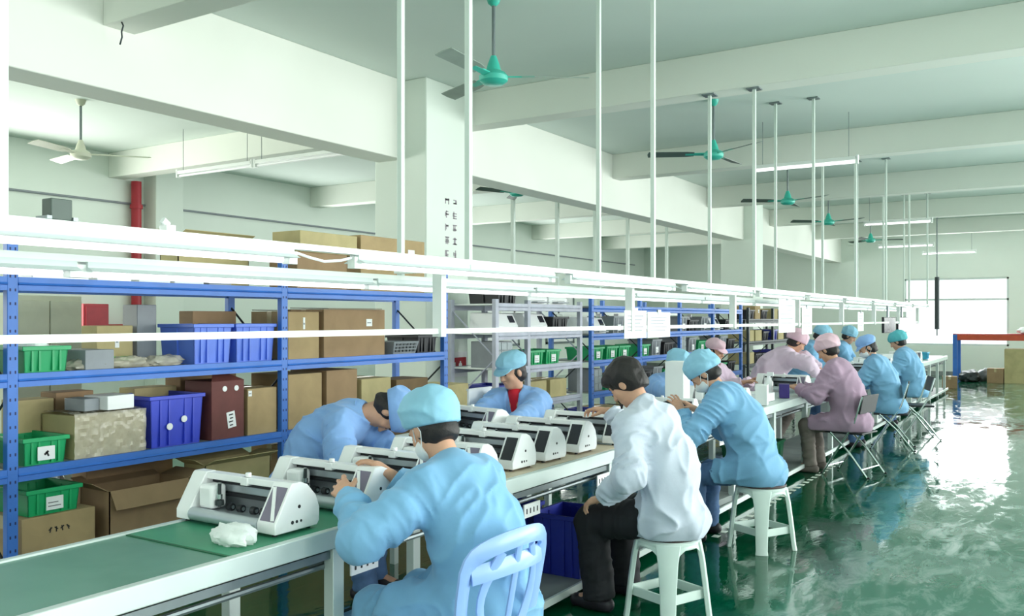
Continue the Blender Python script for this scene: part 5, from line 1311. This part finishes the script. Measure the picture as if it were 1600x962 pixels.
# 4 bare headed worker in white
person('bare headed person in white coat and black trousers seated on the nearer stool', (-1.85, 4.50, 0.545), FX_(174), 7, 26, 42, 6,
       (-2.14, 4.28, 0.645), (-2.40, 4.86, 1.04), (-2.22, 4.38, 0.0), (-2.22, 4.72, 0.0), M_COATW, M_BLACKT, M_SHOE, None, vox=0.0075, body_vox=0.0055, torso=0.59, curl=0.75, legs=1.25, bulk=1.08,
       hint_l=(0.5, -0.5, -0.3), hint_r=(-0.1, 0.5, -0.8), hd_l=(-0.9, -0.1, -0.3), pn_l=(0, 0.2, -1), hd_r=(-0.6, -0.1, 0.1), seed=23, skirt=0.33)
# 5 blue capped worker in jeans
person('person in blue coat and jeans with white mask and puffy cap on the farther stool', (-1.90, 6.19, 0.55), FX_(182), 16, 36, 48, 10,
       (-2.40, 6.02, 0.93), (-2.45, 6.42, 0.92), (-2.33, 6.10, 0.0), (-2.33, 6.42, 0.0), M_COATB, M_JEANS, M_SHOE, ('bouffant', M_CAPB), vox=0.008, body_vox=0.0065, torso=0.60, curl=0.5, mask=True,
       hint_l=(0.4, -0.6, -0.6), hd_l=(-0.4, 0.1, 0.7), pn_l=(-0.7, 0.4, 0.2), seed=29, skirt=0.55)
# 6 .. far workers
def far(*a, **k): return person(*a, vox=0.012, body_vox=0.009, bulk=1.2, **k)
far('person in blue coat across the line, mostly hidden behind the jeans wearing stool worker', (-3.62, 8.45, 0.52), FX_(-30), 14, 34, 45, 0, (-3.05, 8.05, 0.86), (-3.1, 7.9, 0.86), (-3.35, 8.4, 0), (-3.4, 8.15, 0),
    M_COATB2, M_JEANS, M_SHOE, ('bouffant', M_CAPB), seed=31, torso=0.54)
far('person in flowered pink cap with only the head showing behind the stool worker', (-3.72, 10.1, 0.52), FX_(-12), 6, 14, 16, 0, (-3.2, 10.2, 0.88), (-3.2, 9.9, 0.88), (-3.35, 10.2, 0), (-3.35, 9.95, 0),
    M_COATP, M_GREYT, M_SHOE, ('brim', M_CAPP), seed=37, torso=0.54)
far('person in pale pink coat stretching both arms forward across the line', (-3.30, 10.9, 0.74), FX_(30), 26, 46, 40, 0, (-2.66, 11.2, 0.98), (-2.62, 10.95, 0.92), (-3.2, 11.1, 0), (-3.15, 10.85, 0),
    M_COATP, M_GREYT, M_SHOE, ('bouffant', M_CAPP), seed=41, torso=0.56, hint_l=(0, .5, .6), hint_r=(0, -.5, .3))
far('person in mauve coat and pink cap seated on the first folding chair', (-1.98, 9.62, 0.55), FX_(176), 8, 22, 34, -6, (-2.5, 9.5, 0.87), (-2.5, 9.75, 0.87), (-2.36, 9.5, 0.0), (-2.34, 9.78, 0.0),
    M_COATM, M_GREYT, M_GREYT, ('bouffant', M_CAPP), seed=43, torso=0.60, skirt=0.85)
far('person in blue coat, brimmed cap and mask, seated just past the mauve coat', (-1.97, 11.75, 0.54), FX_(186), 10, 24, 30, 14, (-2.5, 11.65, 0.88), (-2.5, 11.9, 0.88), (-2.36, 11.65, 0.0), (-2.36, 11.9, 0.0),
    M_COATB, M_JEANS, M_SHOE, ('brim', M_COATB2), seed=47, torso=0.58, mask=True, skirt=0.7)
far('person in light blue coat bending at the shelf side beyond the pink worker', (-3.5, 13.2, 0.72), FX_(10), 16, 40, 40, 0, (-2.95, 13.3, 0.95), (-2.95, 13.05, 0.95), (-3.2, 13.3, 0), (-3.2, 13.05, 0),
    M_COATB, M_JEANS, M_SHOE, ('bouffant', M_CAPB), seed=53, torso=0.58)
far('person in light blue coat and teal cap farthest along the aisle side', (-2.05, 14.3, 0.55), FX_(180), 8, 22, 30, 0, (-2.5, 14.2, 0.88), (-2.5, 14.45, 0.88), (-2.38, 14.2, 0), (-2.38, 14.45, 0),
    M_COATB, M_JEANS, M_SHOE, ('bouffant', mat('teal_cap', lin(92, 186, 196), 0.8)), seed=59, torso=0.58)
far('person in light blue coat on the shelf side near the far end of the line', (-3.5, 15.6, 0.62), FX_(0), 10, 26, 34, 0, (-2.98, 15.7, 0.9), (-2.98, 15.5, 0.9), (-3.2, 15.7, 0), (-3.2, 15.5, 0),
    M_COATB, M_JEANS, M_SHOE, ('bouffant', M_CAPB), seed=61, torso=0.58)
